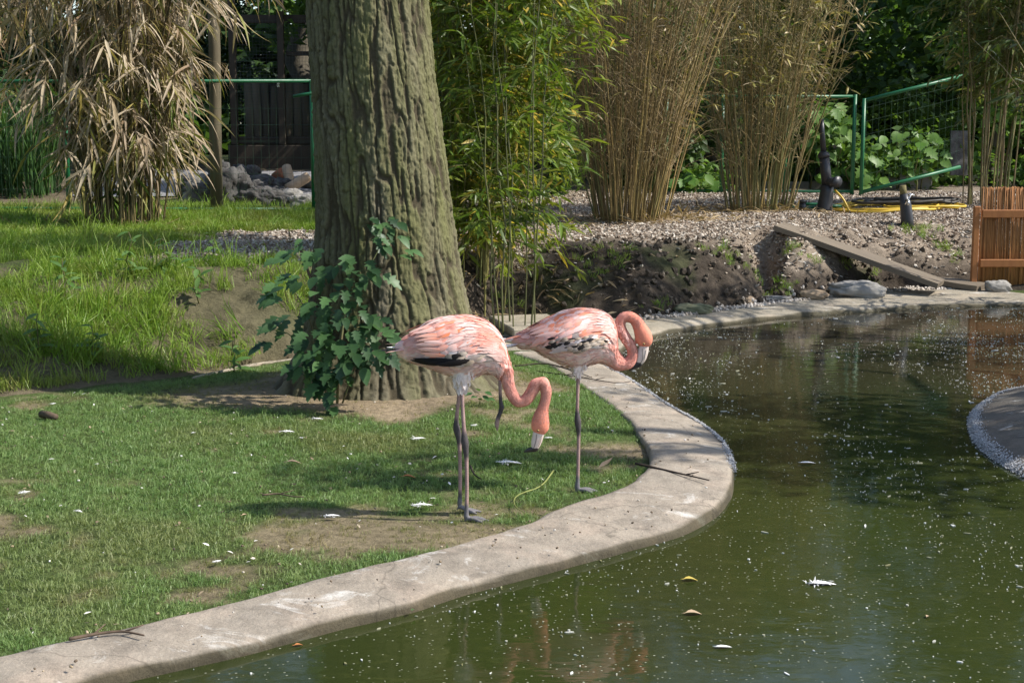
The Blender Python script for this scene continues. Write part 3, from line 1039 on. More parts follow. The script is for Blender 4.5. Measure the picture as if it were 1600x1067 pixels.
def flamingo(loc, label, spec):
    """loc: ground point under the standing foot. spec: outline in picture units converted by S (units per metre)."""
    Sx, (ox, oz) = spec['S'], spec['origin']

    def P(px, pz): return np.array([(px - ox) / Sx, (oz - pz) / Sx])
    root = tag(empty('flamingo', loc), label, 'flamingo', 'flamingos by the pond')
    rows = []
    for (t_, b_, w_) in spec['body']:
        rows.append([*P(*t_), *P(*b_), w_ / Sx])
    nb = len(rows)
    neck = np.array([[*P(a, c), r / Sx, f] for a, c, r, f in spec['neck']])
    tg = np.gradient(np.concatenate([[(np.array(rows[-1][:2]) + rows[-1][2:4]) / 2], neck[:, :2]]), axis=0)[1:]
    tg /= np.linalg.norm(tg, axis=1, keepdims=True)
    for (x_, z_, r_, f_), (tx, tz) in zip(neck, tg):
        rows.append([x_ - tz * r_, z_ + tx * r_, x_ + tz * r_, z_ - tx * r_, r_ * f_])
    rows = np.array(rows)
    # dense sections (parameter by centre line)
    cen = (rows[:, :2] + rows[:, 2:4]) / 2
    D = catmull(np.concatenate([cen, rows], 1), 150)[:, 2:]
    top, bot, wd = D[:, :2], D[:, 2:4], np.maximum(D[:, 4], .004)
    c2 = (top + bot) / 2; up2 = (top - bot) / 2
    sidx = np.array([np.interp(0, [0], [0])])
    seg = 28
    ph = np.linspace(0, 2 * np.pi, seg, endpoint=False)
    soft = spec.get('pear', .0)

    def surf(i, phi):
        """point on the body surface; phi=0 at the top, pi/2 towards the camera"""
        i = np.asarray(i, float); phi = np.asarray(phi, float)
        k0 = np.clip(i.astype(int), 0, 148); f = (i - k0)[..., None]
        c = c2[k0] * (1 - f) + c2[k0 + 1] * f
        u = up2[k0] * (1 - f) + up2[k0 + 1] * f
        w_ = wd[k0] * (1 - f[..., 0]) + wd[k0 + 1] * f[..., 0]
        q = c + u * np.cos(phi)[..., None]
        return np.stack([q[..., 0], -w_ * np.sin(phi), q[..., 1]], -1)
    rings = np.stack([surf(np.full(seg, float(i)), ph) for i in range(150)])
    mb = MB()
    kk = 150
    i_ = np.arange(kk - 1)[:, None] * seg; j_ = np.arange(seg)[None]; j2_ = (j_ + 1) % seg
    Q = np.stack([i_ + j_, i_ + seg + j_, i_ + seg + j2_, i_ + j2_], -1).reshape(-1, 4)
    Vb = np.concatenate([rings.reshape(-1, 3), rings[0].mean(0)[None], rings[-1].mean(0)[None]])
    jj = np.arange(seg)
    caps = np.concatenate([np.stack([np.full(seg, kk * seg), jj, (jj + 1) % seg], -1), np.stack([np.full(seg, kk * seg + 1), (kk - 1) * seg + (jj + 1) % seg, (kk - 1) * seg + jj], -1)])
    mb.add(Vb, [Q, caps])
    samples = [(np.concatenate([[c2[i][0], 0, c2[i][1]]]), 'b', i) for i in range(0, 150, 2)]
    legpts = []
    for leg in spec['legs']:
        pts = np.array([[*P(a, c), d] for a, c, d, r in leg])[:, [0, 2, 1]]
        rad = np.array([r / Sx * (.86 if r < spec['thin'] else 1) for *_, r in leg])
        dn = catmull(np.concatenate([pts[:, [0, 2]], pts, rad[:, None]], 1), 46)[:, 2:]
        Vt, Ft = tube_vf(dn[:, :3], np.maximum(dn[:, 3], .003), 14)
        mb.add(Vt, Ft)
        legpts.append(dn)
    for ft in spec['feet']:
        (ax, az, ay), hang, yaw = ft
        base = np.array([*P(ax, az), ay])[[0, 2, 1]]
        tips_ = []
        for ang, L in ((-.42, .088), (0.0, .105), (.42, .088)):
            if hang:
                tipd = np.array([-.34 + .16 * math.cos(ang * 3), .9 * math.sin(ang) * .45, -.9])
                tipd /= np.linalg.norm(tipd)
                tp = base + tipd * L * 1.0
                mid = base + tipd * L * .5 + [-.006, 0, .0]
            else:
                tipd = np.array([math.cos(ang + yaw), math.sin(ang + yaw), 0])
                tp = base + tipd * L; tp[2] = .007
                mid = base + tipd * L * .5; mid[2] = .016
            tips_.append((mid, tp))
            Vt, Ft = tube_vf(catmull(np.stack([base, mid, tp]), 9)if False else np.stack([base, base * .5 + mid * .5 + [0, 0, .002], mid, mid * .5 + tp * .5, tp]), [.0105, .0095, .0085, .0085, .0045], 10)
            mb.add(Vt, Ft)
        for (m0, t0), (m1, t1) in zip(tips_[:-1], tips_[1:]):     # webs
            q0 = np.stack([base, m0, t0 * .9 + base * .1, (t0 + t1) / 2 * .8 + base * .2, t1 * .9 + base * .1, m1])
            nrm = np.cross(q0[1] - q0[0], q0[5] - q0[0]); nrm /= np.linalg.norm(nrm) + 1e-9
            VV = np.concatenate([q0 + nrm * .0035, q0 - nrm * .0035])
            n6 = 6
            side = np.array([(a, (a + 1) % n6, (a + 1) % n6 + n6, a + n6) for a in range(n6)])
            capsw = np.array([(0, 1, 2), (0, 2, 3), (0, 3, 4), (0, 4, 5)])
            mb.add(VV, [side, np.concatenate([capsw[:, ::-1], capsw + n6])])
        bk = base + (np.array([-.5, 0, -.7]) if not hang else np.array([-.7, 0, .1])) * .022
        Vt, Ft = tube_vf(np.stack([base, (base + bk) / 2, bk]), [.007, .006, .004], 8)
        mb.add(Vt, Ft)
    # one continuous skin: voxel union of the shells, then smoothed
    tmp = mb.build('tmp', m_skin)
    md = tmp.modifiers.new('r', 'REMESH'); md.mode = 'VOXEL'; md.voxel_size = .0036; md.use_smooth_shade = True
    ms_ = tmp.modifiers.new('s', 'SMOOTH'); ms_.factor = .5; ms_.iterations = 5
    me = bpy.data.meshes.new_from_object(tmp.evaluated_get(bpy.context.evaluated_depsgraph_get()))
    bpy.data.objects.remove(tmp)
    co = np.empty(len(me.vertices) * 3, np.float32); me.vertices.foreach_get('co', co); co = co.reshape(-1, 3)
    # colours by what the skin belongs to
    body_s = np.array([[c2[i][0], 0, c2[i][1]] for i in range(150)])
    body_r = np.maximum(np.linalg.norm(up2, axis=1), wd)
    bx_ = np.full(len(co), 9.0); bi = np.zeros(len(co), int)
    for i in range(150):
        d = np.linalg.norm(co - body_s[i], axis=1) - body_r[i]
        m = d < bx_; bx_[m] = d[m]; bi[m] = i
    ld = np.full(len(co), 9.0); lk = np.zeros(len(co)); 
    for dn in legpts:
        for i in range(len(dn)):
            d = np.linalg.norm(co - dn[i, :3], axis=1) - dn[i, 3]
            m = d < ld; ld[m] = d[m]; lk[m] = dn[i, 3]
    lz = co[:, 2]
    nzz = fbm(co[:, 0] * 14, co[:, 1] * 14, co[:, 2] * 14, s=2, o=3)[:, None]
    tn = (bi / 149.0)[:, None]
    i_neck = float(spec['neck_start']); i_head = float(spec['head_start'])
    pale = np.array([.87, .56, .49]); pink = np.array([.84, .385, .31]); deep = np.array([.68, .31, .24]); coral = np.array([.71, .25, .165])
    belly = np.array([.85, .68, .63])
    relz = ((co[:, 2] - body_s[bi, 2]) / (body_r[bi] + 1e-6))[:, None]
    bodyc = belly * (1 - sstep(-.7, .3, relz)) + pale * sstep(-.7, .3, relz)
    bodyc = bodyc * (1 - .4 * sstep(0, .35, nzz)) + pink * .4 * sstep(0, .35, nzz)
    bodyc = bodyc * (1 - sstep(i_neck - .14, i_neck + .02, tn)) + pink * sstep(i_neck - .14, i_neck + .02, tn)
    neckc = pink * (1 - sstep(i_neck, i_neck + .2, tn)) + deep * sstep(i_neck, i_neck + .2, tn)
    neckc = neckc * (1 - sstep(i_head - .05, i_head + .02, tn)) + coral * sstep(i_head - .05, i_head + .02, tn)
    col = np.where(tn > i_neck, neckc, bodyc) * (1 + .2 * nzz)
    leg = (ld < bx_)
    skin = np.array([.34, .225, .205]) * (1 + .25 * nzz + .12 * np.sin(lz * 700)[:, None])
    joint = np.array([.075, .065, .066])
    jf = np.zeros(len(co))
    for jx, jz, jy in spec['joints']:
        q = np.array([*P(jx, jz), jy])[[0, 2, 1]]
        jf = np.maximum(jf, sstep(.062, .036, np.linalg.norm((co - q) * [1, 1, .75], axis=1)))
    skin = skin * (1 - jf[:, None]) + joint * jf[:, None]
    fz = sstep(.10, .05, lz)[:, None] if not spec.get('x') else 0
    skin = skin * (1 - fz) + np.array([.16, .15, .155]) * fz
    thighc = np.array([.84, .72, .68])
    th_z = spec['thigh_z']
    up_ = sstep(th_z - .012, th_z + .012, lz + .012 * nzz[:, 0])[:, None]
    skin = skin * (1 - up_) + thighc * up_
    col = np.where(leg[:, None], skin, col)
    c4 = np.ones((len(co), 4), np.float32); c4[:, :3] = np.clip(col, 0, 1)
    a = me.color_attributes.new('Col', 'FLOAT_COLOR', 'POINT'); a.data.foreach_set('color', c4.ravel())
    me.materials.clear(); me.materials.append(m_skin)
    me.name = 'body'
    link('body', me, root)

    # soft contour feathers over body and upper neck
    r = np.random.default_rng(spec['seed'])
    n = spec['fluff']
    nn_ = 1500; n += nn_
    ii_ = np.concatenate([r.uniform(spec['body_from'], i_neck * 149 + 18, n - nn_), r.uniform(i_neck * 149 + 10, i_head * 149 + 9, nn_)]); pp = r.uniform(0, 2 * np.pi, n)
    p0 = surf(ii_, pp); pb = surf(np.clip(ii_ - 3, 0, 149), pp); pu = surf(ii_, pp + .05)
    d = pb - p0; d /= np.linalg.norm(d, axis=1, keepdims=True) + 1e-9
    nr = np.cross(pu - p0, d); nr /= np.linalg.norm(nr, axis=1, keepdims=True) + 1e-9
    cc = p0.copy(); cc[:, 1] = 0
    kq = np.clip(ii_.astype(int), 0, 149); cc[:, 0] = c2[kq, 0]; cc[:, 2] = c2[kq, 1]
    sg = np.sign(np.einsum('ij,ij->i', nr, p0 - cc))[:, None]; nr *= sg
    tail_n = ii_ / 149.0
    droop = np.stack([np.zeros(n), np.zeros(n), -np.abs(np.sin(pp)) * .10], 1)
    calm = (1 - .8 * sstep(i_neck - .05, i_neck + .08, tail_n))[:, None]
    dd = d + droop * calm + (nr * r.uniform(.0, .13, (n, 1)) + r.normal(size=(n, 3)) * .12) * calm
    Rm = basis(dd, nr)
    tt = r.random((n, 1))
    rel = np.cos(pp)[:, None]
    colf = np.where(rel > -.1, pale * (1 - tt * .7) + pink * tt * .7, belly * (1 - tt * .45) + pink * tt * .45)
    colf = np.where((r.random((n, 1)) < .16) & (rel > 0), coral * .6 + pale * .4, colf)
    nk = sstep(i_neck - .1, i_neck + .05, tail_n)[:, None]
    colf = colf * (1 - nk) + (pink * (1 - .22 * tt)) * nk
    nk2 = sstep(i_neck, i_neck + .2, tail_n)[:, None]
    colf = colf * (1 - nk2) + deep * (1.12 - .3 * tt) * nk2
    sz = np.where(np.cos(pp) < 0, .72, 1.0) * np.interp(tail_n, [0, i_neck - .15, i_neck + .05, i_neck + .15, 1], [.050, .042, .018, .012, .009]) * r.uniform(.7, 1.25, n)
    tv, tf = blade_vf(.42, .05, .10, (.35, .9, 1.0, .75, 0))
    Vf, Ff, Cf = scatter_vf(tv, tf, p0 + nr * .0005, Rm, sz, np.clip(colf, 0, 1))
    # wispy scapulars lying over the wing
    nw = 1500
    iw = r.uniform(spec['wing'][0] + 6, spec['wing'][1] + 7, nw); pw_ = r.uniform(.05, spec['scap'], nw) * spec['phi_k'] * np.where(r.random(nw) < .5, 1, -1)
    pA = surf(iw, pw_); pB = surf(np.clip(iw - 3, 0, 149), pw_); pC = surf(iw, pw_ + .05 * np.sign(pw_))
    dA = pB - pA; dA /= np.linalg.norm(dA, axis=1, keepdims=True); dC = pC - pA; dC /= np.linalg.norm(dC, axis=1, keepdims=True)
    kA = np.clip(iw.astype(int), 0, 149); oA = pA.copy(); oA[:, 0] -= c2[kA, 0]; oA[:, 2] -= c2[kA, 1]
    oA -= dA * np.einsum('ij,ij->i', oA, dA)[:, None]; oA /= np.linalg.norm(oA, axis=1, keepdims=True)
    tA = r.random((nw, 1)); zone = sstep(-.1, .5, fbm(iw * .16, pw_ * 3, s=spec['seed'], o=2))[:, None]
    cA = (pale * (1 - tA) + np.array([.89, .70, .64]) * tA) * (1 - zone * .8) + (pink * (1 - tA) + np.array([.82, .25, .15]) * tA) * zone * .8
    off = np.interp(iw, [spec['wing'][0], spec['wing'][1] - 4, spec['wing'][1] + 7], [.014, .0165, .002])[:, None]
    tvw, tfw = blade_vf(.20, .03, .06, (.3, .9, 1.0, .6, 0))
    V3, F3, C3 = scatter_vf(tvw, tfw, pA + oA * off, basis(dA + dC * (.2 + .3 * np.abs(pw_[:, None])) + oA * .02 + r.normal(size=(nw, 3)) * .03, oA), r.uniform(.04, .075, nw), np.clip(cA, 0, 1))
    F3 = [f + len(Vf) for f in F3]
    Vf = np.concatenate([Vf, V3]); Cf = np.concatenate([Cf, C3]); Ff = Ff + F3
    # thigh fluff
    tq, td, tc = [], [], []
    for dn in legpts:
        for _ in range(90):
            kz = r.uniform(0, .26); i0_ = int(kz * 45)
            q = dn[i0_, :3]
            if q[2] < th_z + .004: continue
            aa = r.uniform(0, 2 * np.pi); o_ = np.array([math.cos(aa), math.sin(aa), 0])
            tq.append(q + o_ * dn[i0_, 3] * .97); td.append(np.array([0, 0, -1]) + o_ * .12 + r.normal(size=3) * .1); tc.append(np.array([.86, .76, .72]) * (1 - .15 * r.random()))
    if tq:
        tq = np.array(tq)
        V2, F2, C2 = scatter_vf(tv, tf, tq, basis(np.array(td), tq - [tq[:, 0].mean(), 0, tq[:, 2].mean()]), r.uniform(.022, .036, len(tq)), np.array(tc))
        F2 = [f + len(Vf) for f in F2]
        Vf = np.concatenate([Vf, V2]); Cf = np.concatenate([Cf, C2]); Ff = Ff + F2
    pl = link('plumage', make_mesh('plumage', Vf, Ff, m_fuzz, True, Cf), root)
    pl['kind'] = 'stuff'

    # folded wings: rows of overlapping feathers, rear rows first
    for side in (1, -1):
        wing = MB()
        wi_ = np.linspace(spec['wing'][0], spec['wing'][1], 26); wp = np.linspace(.12, 1.55 * spec['phi_k'], 12)
        I, PHI = np.meshgrid(wi_, wp)
        lowlim = np.interp(I, wi_, np.interp(np.linspace(0, 1, 26), [0, .2, .6, 1], [.92, 1, 1, .8]))
        pts = surf(I, PHI * lowlim * side)
        cen3 = np.stack([np.interp(I, np.arange(150), c2[:, 0]), I * 0, np.interp(I, np.arange(150), c2[:, 1])], -1)
        dirn = pts - cen3; dirn /= np.linalg.norm(dirn, axis=-1, keepdims=True)
        edgef = np.minimum(np.minimum((I - wi_[0]) / 8, (wi_[-1] - I) / 16), np.minimum(PHI / .3, (1.55 * spec['phi_k'] + .08 - PHI) / .2)).clip(0, 1)
        pts = pts + dirn * (.004 + .010 * edgef[..., None])
        i_w = np.arange(11)[:, None] * 26 + np.arange(25)[None]
        qd = np.stack([i_w, i_w + 1, i_w + 27, i_w + 26], -1).reshape(-1, 4)
        inner = pts - dirn * .009
        VV = np.concatenate([pts.reshape(-1, 3), inner.reshape(-1, 3)])
        bnd = np.concatenate([np.arange(26), np.arange(1, 12) * 26 + 25, np.arange(24, -1, -1) + 11 * 26, np.arange(10, 0, -1) * 26])
        rimq = np.stack([bnd, np.roll(bnd, -1), np.roll(bnd, -1) + 312, bnd + 312], 1)
        wo = link('wing', make_mesh('wing', VV, [qd, qd[:, ::-1] + 312, rimq], m_skin, True, np.tile(pale * .95, (624, 1))), root)
        for (fi, fphi, kind, long_, turn, lift, scale) in spec['feathers'](r):
            ph_ = fphi * side * spec['phi_k']
            q = surf(np.array([fi]), np.array([ph_]))[0]
            q2 = surf(np.array([max(fi - 4, 0)]), np.array([ph_]))[0]
            q3 = surf(np.array([fi]), np.array([ph_ + .06 * side]))[0]
            dq = q2 - q; dq /= np.linalg.norm(dq)
            dn_ = q3 - q; dn_ /= np.linalg.norm(dn_)
            cn = np.array([np.interp(fi, np.arange(150), c2[:, 0]), 0, np.interp(fi, np.arange(150), c2[:, 1])])
            nn = q - cn; nn -= dq * (nn @ dq); nn /= np.linalg.norm(nn)
            dirf = dq * math.cos(turn) + dn_ * math.sin(turn) + nn * .03
            M = basis(dirf[None], nn[None])[0]
            fr_ = float(np.interp(fi, [spec['wing'][0], spec['wing'][1] - 14, spec['wing'][1] + 2], [1, 1, .25]))
            me_ = (LONG if long_ else FEA)[kind]
            fo = link('feather', me_[int(r.integers(len(me_)))], wo)
            Mx = Matrix([[*(M[a] * scale), q[a] + nn[a] * (.0095 + lift * .9) * fr_] for a in range(3)] + [[0, 0, 0, 1]])
            fo.matrix_local = Mx
    for (fx, fz, fy, dx, dz, dy, kind, scale) in spec['tail']:
        q = np.array([*P(fx, fz), fy])[[0, 2, 1]]
        dirf = np.array([dx, dy, dz]); M = basis(dirf[None], np.array([[0, -.25 if fy <= 0 else .25, 1.0]]))[0]
        fo = link('tail_feather', LONG[kind][0], root)
        fo.matrix_local = Matrix([[*(M[a] * scale), q[a]] for a in range(3)] + [[0, 0, 0, 1]])

    # beak: pale base, bent black tip; nostril line; eyes
    bk = spec['beak']
    pts = np.array([[*P(a, c), r / Sx, f] for a, c, r, f in bk['pale']])
    def horn(name, pts, mat):
        dn = catmull(pts, 16)
        tx = np.gradient(dn[:, :2], axis=0); tx /= np.linalg.norm(tx, axis=1, keepdims=True)
        V = []
        a = np.linspace(0, 2 * np.pi, 16, endpoint=False)
        for (x_, z_, r_, f_), (t0, t1) in zip(dn, tx):
            r_ = max(r_, .0015)
            V.append(np.stack([x_ - t1 * r_ * np.cos(a), r_ * f_ * np.sin(a), z_ + t0 * r_ * np.cos(a)], 1))
        V = np.concatenate(V)
        k_ = np.arange(15)[:, None] * 16; l_ = np.arange(16)[None]; l2 = (l_ + 1) % 16
        Qh = np.stack([k_ + l_, k_ + l2, k_ + 16 + l2, k_ + 16 + l_], -1).reshape(-1, 4)
        V = np.concatenate([V, V[:16].mean(0)[None], V[-16:].mean(0)[None]])
        e = np.arange(16)
        T = np.concatenate([np.stack([np.full(16, 256), (e + 1) % 16, e], 1), np.stack([np.full(16, 257), 240 + e, 240 + (e + 1) % 16], 1)])
        return link(name, make_mesh(name, V, [Qh, T], mat), root)
    beak = horn('beak', pts, m_beak)
    tip = horn('beak_tip', np.array([[*P(a, c), r / Sx, f] for a, c, r, f in bk['tip']]), m_black)
    for sd in (-1, 1):
        gm = MB()
        for line in bk['lines']:
            pl_ = [np.array([P(a, c)[0], sd * off, P(a, c)[1]]) for a, c, off in line]
            gm.tube(pl_, .0009, 6)
        gm.build('mouth_line', m_claw, beak)
        ex, ez = P(*spec['eye'])
        for nm, rad_, off, mt in (('eye', .0055, spec['eye_y'], m_eye),):
            uu, vv_ = np.meshgrid(np.linspace(0, 2 * np.pi, 14, endpoint=False), np.linspace(0, np.pi, 9))
            Pz = np.stack([np.cos(uu) * np.sin(vv_), np.cos(vv_), np.sin(uu) * np.sin(vv_)], -1).reshape(-1, 3)
            a_ = np.arange(8)[:, None] * 14 + np.arange(14)[None]; b__ = np.arange(8)[:, None] * 14 + (np.arange(14)[None] + 1) % 14
            qf = np.stack([a_, a_ + 14, b__ + 14, b__], -1).reshape(-1, 4)
            eo = link('eye', make_mesh('eye', Pz * rad_ + [ex, sd * off, ez], [qf], m_eye), root)
            link('pupil', make_mesh('pupil', Pz * [.0036, .003, .0036] + [ex, sd * (off + .0038), ez], [qf], m_black), eo)
    return root


def wing_feathers(lo, hi, dark_from, coral_amt, style):
    """rows of (position along body, angle round it, kind, long, turn, lift, scale); rear first"""
    def gen(r):
        out = []
        span = hi - lo
        # long dark flight feathers along the lower rear edge
        for k in range(9):
            t = k / 8
            if style < .5: out.append((lo + span * (.30 + .34 * t), 1.50 - .10 * t + r.normal() * .02, 'black', True, .02 + .10 * (1 - t), .001 + .0012 * k, .85))
            else: out.append((lo + span * (.26 + .50 * t), 1.44 + r.normal() * .03, 'barred' if k % 3 else 'black', False, .20, .010 + .0006 * k, .6))
            if style >= .5:
                for q_ in range(5): out.append((lo + span * (.26 + .62 * t + .012 * q_ + .01 * r.normal()), 1.14 + .07 * q_ + r.normal() * .03, ('barred', 'barred', 'black', 'grey', 'barred')[int(r.integers(5))], False, .22 + .06 * r.normal(), .0125 + .0006 * (4 - q_) + .0002 * k, .42))
        if style < .5:
            for k in range(5): out.append((lo + span * (.20 + .03 * k), .75 + .14 * k, 'coral', True, .02, .010, .62))
            for k in range(14):
                t = r.random()
                out.append((lo + span * (.36 + .26 * t), 1.30 + .12 * r.random() - .12 * t, 'barred' if k % 3 else 'black', False, .14 + .1 * r.random(), .006 + .0004 * k, .8))
        for k in range(4):
            out.append((lo + span * (.20 + .07 * k), .40 + .2 * k, 'pink' if k % 2 else 'coral', True, .0, .003, .8))
        for k in range(15):                     # barred secondaries
            t = k / 14
            out.append((lo + span * (.36 + .56 * t), 1.40 - .26 * abs(t - .35) + r.normal() * .03, 'barred' if r.random() < style else 'grey', False, .14 + .25 * r.random(), .005 + .0004 * k, 1.0))
        rows = [(.16, 8), (.27, 10), (.37, 11), (.47, 12), (.57, 12), (.67, 12), (.77, 12), (.87, 11), (.96, 9)]
        for q, (t, cnt) in enumerate(rows):
            for k in range(cnt):
                phi = .06 + 1.26 * (k + .5 * (q % 2)) / cnt
                rr = r.random() + .25 * math.sin(phi * 5 + q * .9)
                kind = 'coral' if rr < coral_amt else ('pink' if rr < coral_amt + .38 else 'pale')
                if phi > 1.1 and t > .45: kind = 'white' if r.random() < .4 else ('grey' if r.random() < .5 else 'pale')
                out.append((lo + span * (t + .03 * r.normal() + .03), phi + r.normal() * .03, kind, False, .10 + .30 * phi + r.normal() * .06, .004 + .0005 * q + .0004 * r.random(), r.uniform(.72, .95)))
        if style < .5:
            for k in range(6):
                out.append((lo + span * (.34 + .05 * k), 1.40 - .01 * k, 'black', True, .10, .009 + .0004 * k, .62))
        return out
    return gen


B1 = dict(
    S=969.0, thin=25, origin=(392, 992), seed=21, fluff=2300, thigh_z=(992 - 398) / 969.0, body_from=10,
    body=[((88, 205), (96, 248), 14), ((125, 182), (136, 278), 44), ((180, 150), (190, 292), 80), ((245, 117), (258, 318), 106), ((310, 98), (323, 342), 120), ((375, 92), (392, 360), 124),
          ((440, 97), (445, 350), 118), ((500, 125), (488, 336), 102), ((545, 165), (520, 342), 84), ((575, 212), (538, 352), 66), ((590, 262), (550, 366), 50)],
    neck=[(579, 330, 29, .9), (590, 385, 26, .9), (606, 430, 25.5, .9), (634, 462, 26, .9), (668, 455, 26.5, .9), (694, 418, 25.5, .9), (714, 383, 27, .9), (742, 377, 27.5, .9), (757, 412, 24, .9),
          (754, 455, 22.5, .9), (744, 492, 24, .9), (735, 530, 35, .82), (732, 562, 40.5, .74), (730, 586, 38, .7), (727, 603, 27, .66), (724, 612, 12, .6)],
    neck_start=.54, head_start=.89,
    legs=[[(372, 300, .035, 66), (376, 345, .05, 44), (376, 385, .06, 22), (371, 420, .064, 11.5), (363, 500, .066, 10.5), (356, 560, .067, 12.5), (358, 600, .067, 19.5), (366, 640, .067, 16), (370, 690, .067, 11), (372, 800, .067, 10.5), (371, 905, .067, 11), (369, 940, .067, 14), (366, 953, .067, 10)],
          [(392, 300, -.035, 66), (388, 345, -.05, 44), (384, 385, -.06, 22), (386, 420, -.064, 11.5), (390, 500, -.066, 10.5), (394, 580, -.067, 12.5), (398, 630, -.067, 20.5), (402, 668, -.067, 16), (405, 720, -.067, 11), (406, 830, -.067, 10.5), (404, 940, -.067, 11.5), (403, 968, -.067, 15), (402, 982, -.067, 10)]],
    feet=[((367, 958, .067), False, .1), ((403, 984, -.067), False, -.12)],
    joints=[(359, 612, .067), (399, 645, -.067), (368, 950, .067), (402, 978, -.067)],
    wing=(20, 63), phi_k=1.28, scap=1.05, feathers=wing_feathers(18, 65, .5, .42, .25),
    tail=[(150, 232, -.02, -1, .10, -.03, 'black', .62), (150, 240, .02, -1, .02, .06, 'black', .62), (150, 225, 0, -1, .12, 0, 'white', .50), (146, 226, -.03, -1, .02, -.05, 'black', .66), (160, 215, .02, -1, .12, .08, 'pink', .6), (170, 222, -.04, -1, -.06, -.02, 'coral', .62)],
    eye=(722, 588), eye_y=.0275,
    beak=dict(pale=[(727, 598, 26, .62), (721, 622, 25, .6), (714, 648, 23, .58), (708, 668, 18, .55), (700, 680, 10, .5)],
              tip=[(716, 668, 15, .6), (706, 676, 15, .56), (692, 680, 12, .5), (676, 684, 9, .45), (660, 691, 3, .4)],
              lines=[[(716, 606, .0165), (713, 635, .0155), (708, 655, .0145), (702, 672, .011)], [(738, 612, .0150), (733, 640, .0140), (724, 664, .0125)]]))

Z3 = 2022.0
B2 = dict(
    S=Z3, thin=45, origin=(783, 1933), seed=33, fluff=2300, thigh_z=(1933 - 768) / Z3, body_from=8,
    body=[((120, 392), (118, 440), 26), ((200, 345), (215, 490), 90), ((320, 305), (332, 508), 150), ((420, 252), (436, 565), 205), ((540, 196), (557, 632), 245), ((680, 145), (690, 685), 275),
          ((820, 131), (810, 694), 275), ((940, 143), (915, 655), 255), ((1040, 172), (985, 640), 225), ((1115, 232), (1035, 655), 185), ((1155, 330), (1080, 675), 150), ((1172, 430), (1120, 700), 122), ((1178, 520), (1165, 722), 98)],
    neck=[(1225, 655, 66, .92), (1275, 645, 62, .92), (1315, 600, 54, .9), (1322, 535, 50, .9), (1297, 465, 52, .9), (1250, 395, 55, .9), (1205, 320, 56, .9), (1190, 245, 54, .9), (1225, 190, 54, .9), (1285, 182, 54, .9), (1345, 218, 56, .9),
          (1385, 285, 66, .88), (1415, 350, 82, .80), (1432, 405, 86, .74), (1440, 450, 72, .68), (1440, 480, 45, .6), (1440, 492, 22, .6)],
    neck_start=.53, head_start=.84,
    legs=[[(800, 520, -.03, 150), (785, 620, -.04, 100), (780, 700, -.05, 56), (778, 760, -.054, 29), (775, 850, -.055, 22), (772, 1000, -.055, 21), (770, 1120, -.055, 25), (774, 1195, -.055, 40), (782, 1270, -.055, 36), (786, 1350, -.055, 23), (784, 1550, -.055, 21), (779, 1790, -.055, 23), (775, 1880, -.055, 32), (772, 1914, -.055, 22)],
          [(760, 560, .03, 120), (560, 535, .05, 60), (330, 480, .066, 25), (140, 455, .07, 23), (10, 432, .07, 30), (-8, 470, .07, 34), (-6, 540, .07, 24), (-2, 660, .07, 21), (4, 900, .07, 21), (10, 1060, .07, 23), (22, 1115, .07, 32), (16, 1150, .07, 24)]],
    feet=[((773, 1917, -.055), False, -.05), ((15, 1155, .07), True, 0)],
    joints=[(777, 1225, -.055), (0, 445, .07), (20, 1120, .07), (772, 1905, -.055)],
    wing=(20, 66), phi_k=1.16, scap=.92, feathers=wing_feathers(16, 67, .5, .42, .8),
    tail=[(230, 400, -.02, -1, -.02, -.02, 'white', .85), (240, 425, .02, -1, -.10, .03, 'white', .8), (230, 440, -.03, -1, -.13, -.04, 'white', .78), (250, 385, 0, -1, .02, 0, 'black', .8), (260, 465, .0, -1, -.10, .0, 'white', .8), (280, 350, -.03, -1, -.18, -.02, 'coral', .66), (300, 350, .03, -1, -.2, .02, 'coral', .66)],
    eye=(1425, 445), eye_y=.0285,
    beak=dict(pale=[(1436, 470, 46, .66), (1424, 530, 52, .6), (1408, 590, 50, .56), (1390, 630, 40, .5), (1372, 655, 22, .45)],
              tip=[(1400, 640, 32, .58), (1375, 660, 33, .54), (1345, 678, 27, .5), (1315, 698, 18, .45), (1288, 716, 6, .4)],
              lines=[[(1412, 495, .0165), (1420, 560, .0155), (1416, 610, .0145), (1395, 650, .011)], [(1450, 510, .0150), (1440, 570, .0140), (1432, 610, .0125)]]))

f1_loc = at_z(725.5, 803.5, 0.0); f1_loc[2] = float(gz(f1_loc[0], f1_loc[1])[0]) - .002
flamingo(tuple(f1_loc), 'pink flamingo bending its neck down to the grass in front of the big tree', B1)
f2_loc = at_z(780 + 783 / 6.4, 762.0, 0.0); f2_loc[2] = float(gz(f2_loc[0], f2_loc[1])[0]) - .002
flamingo(tuple(f2_loc), 'pink flamingo with its neck coiled in a loop, standing beside the pond kerb', B2)
# ================================================================== PLANTS
def part_leaves(parent, meshes, pos, rot, scl, name='leaf'):
    for i in range(len(pos)):
        o = link(name, meshes[i % len(meshes)], parent)
        o.matrix_local = Matrix([[*(rot[i][a] * scl[i]), pos[i][a]] for a in range(3)] + [[0, 0, 0, 1]])


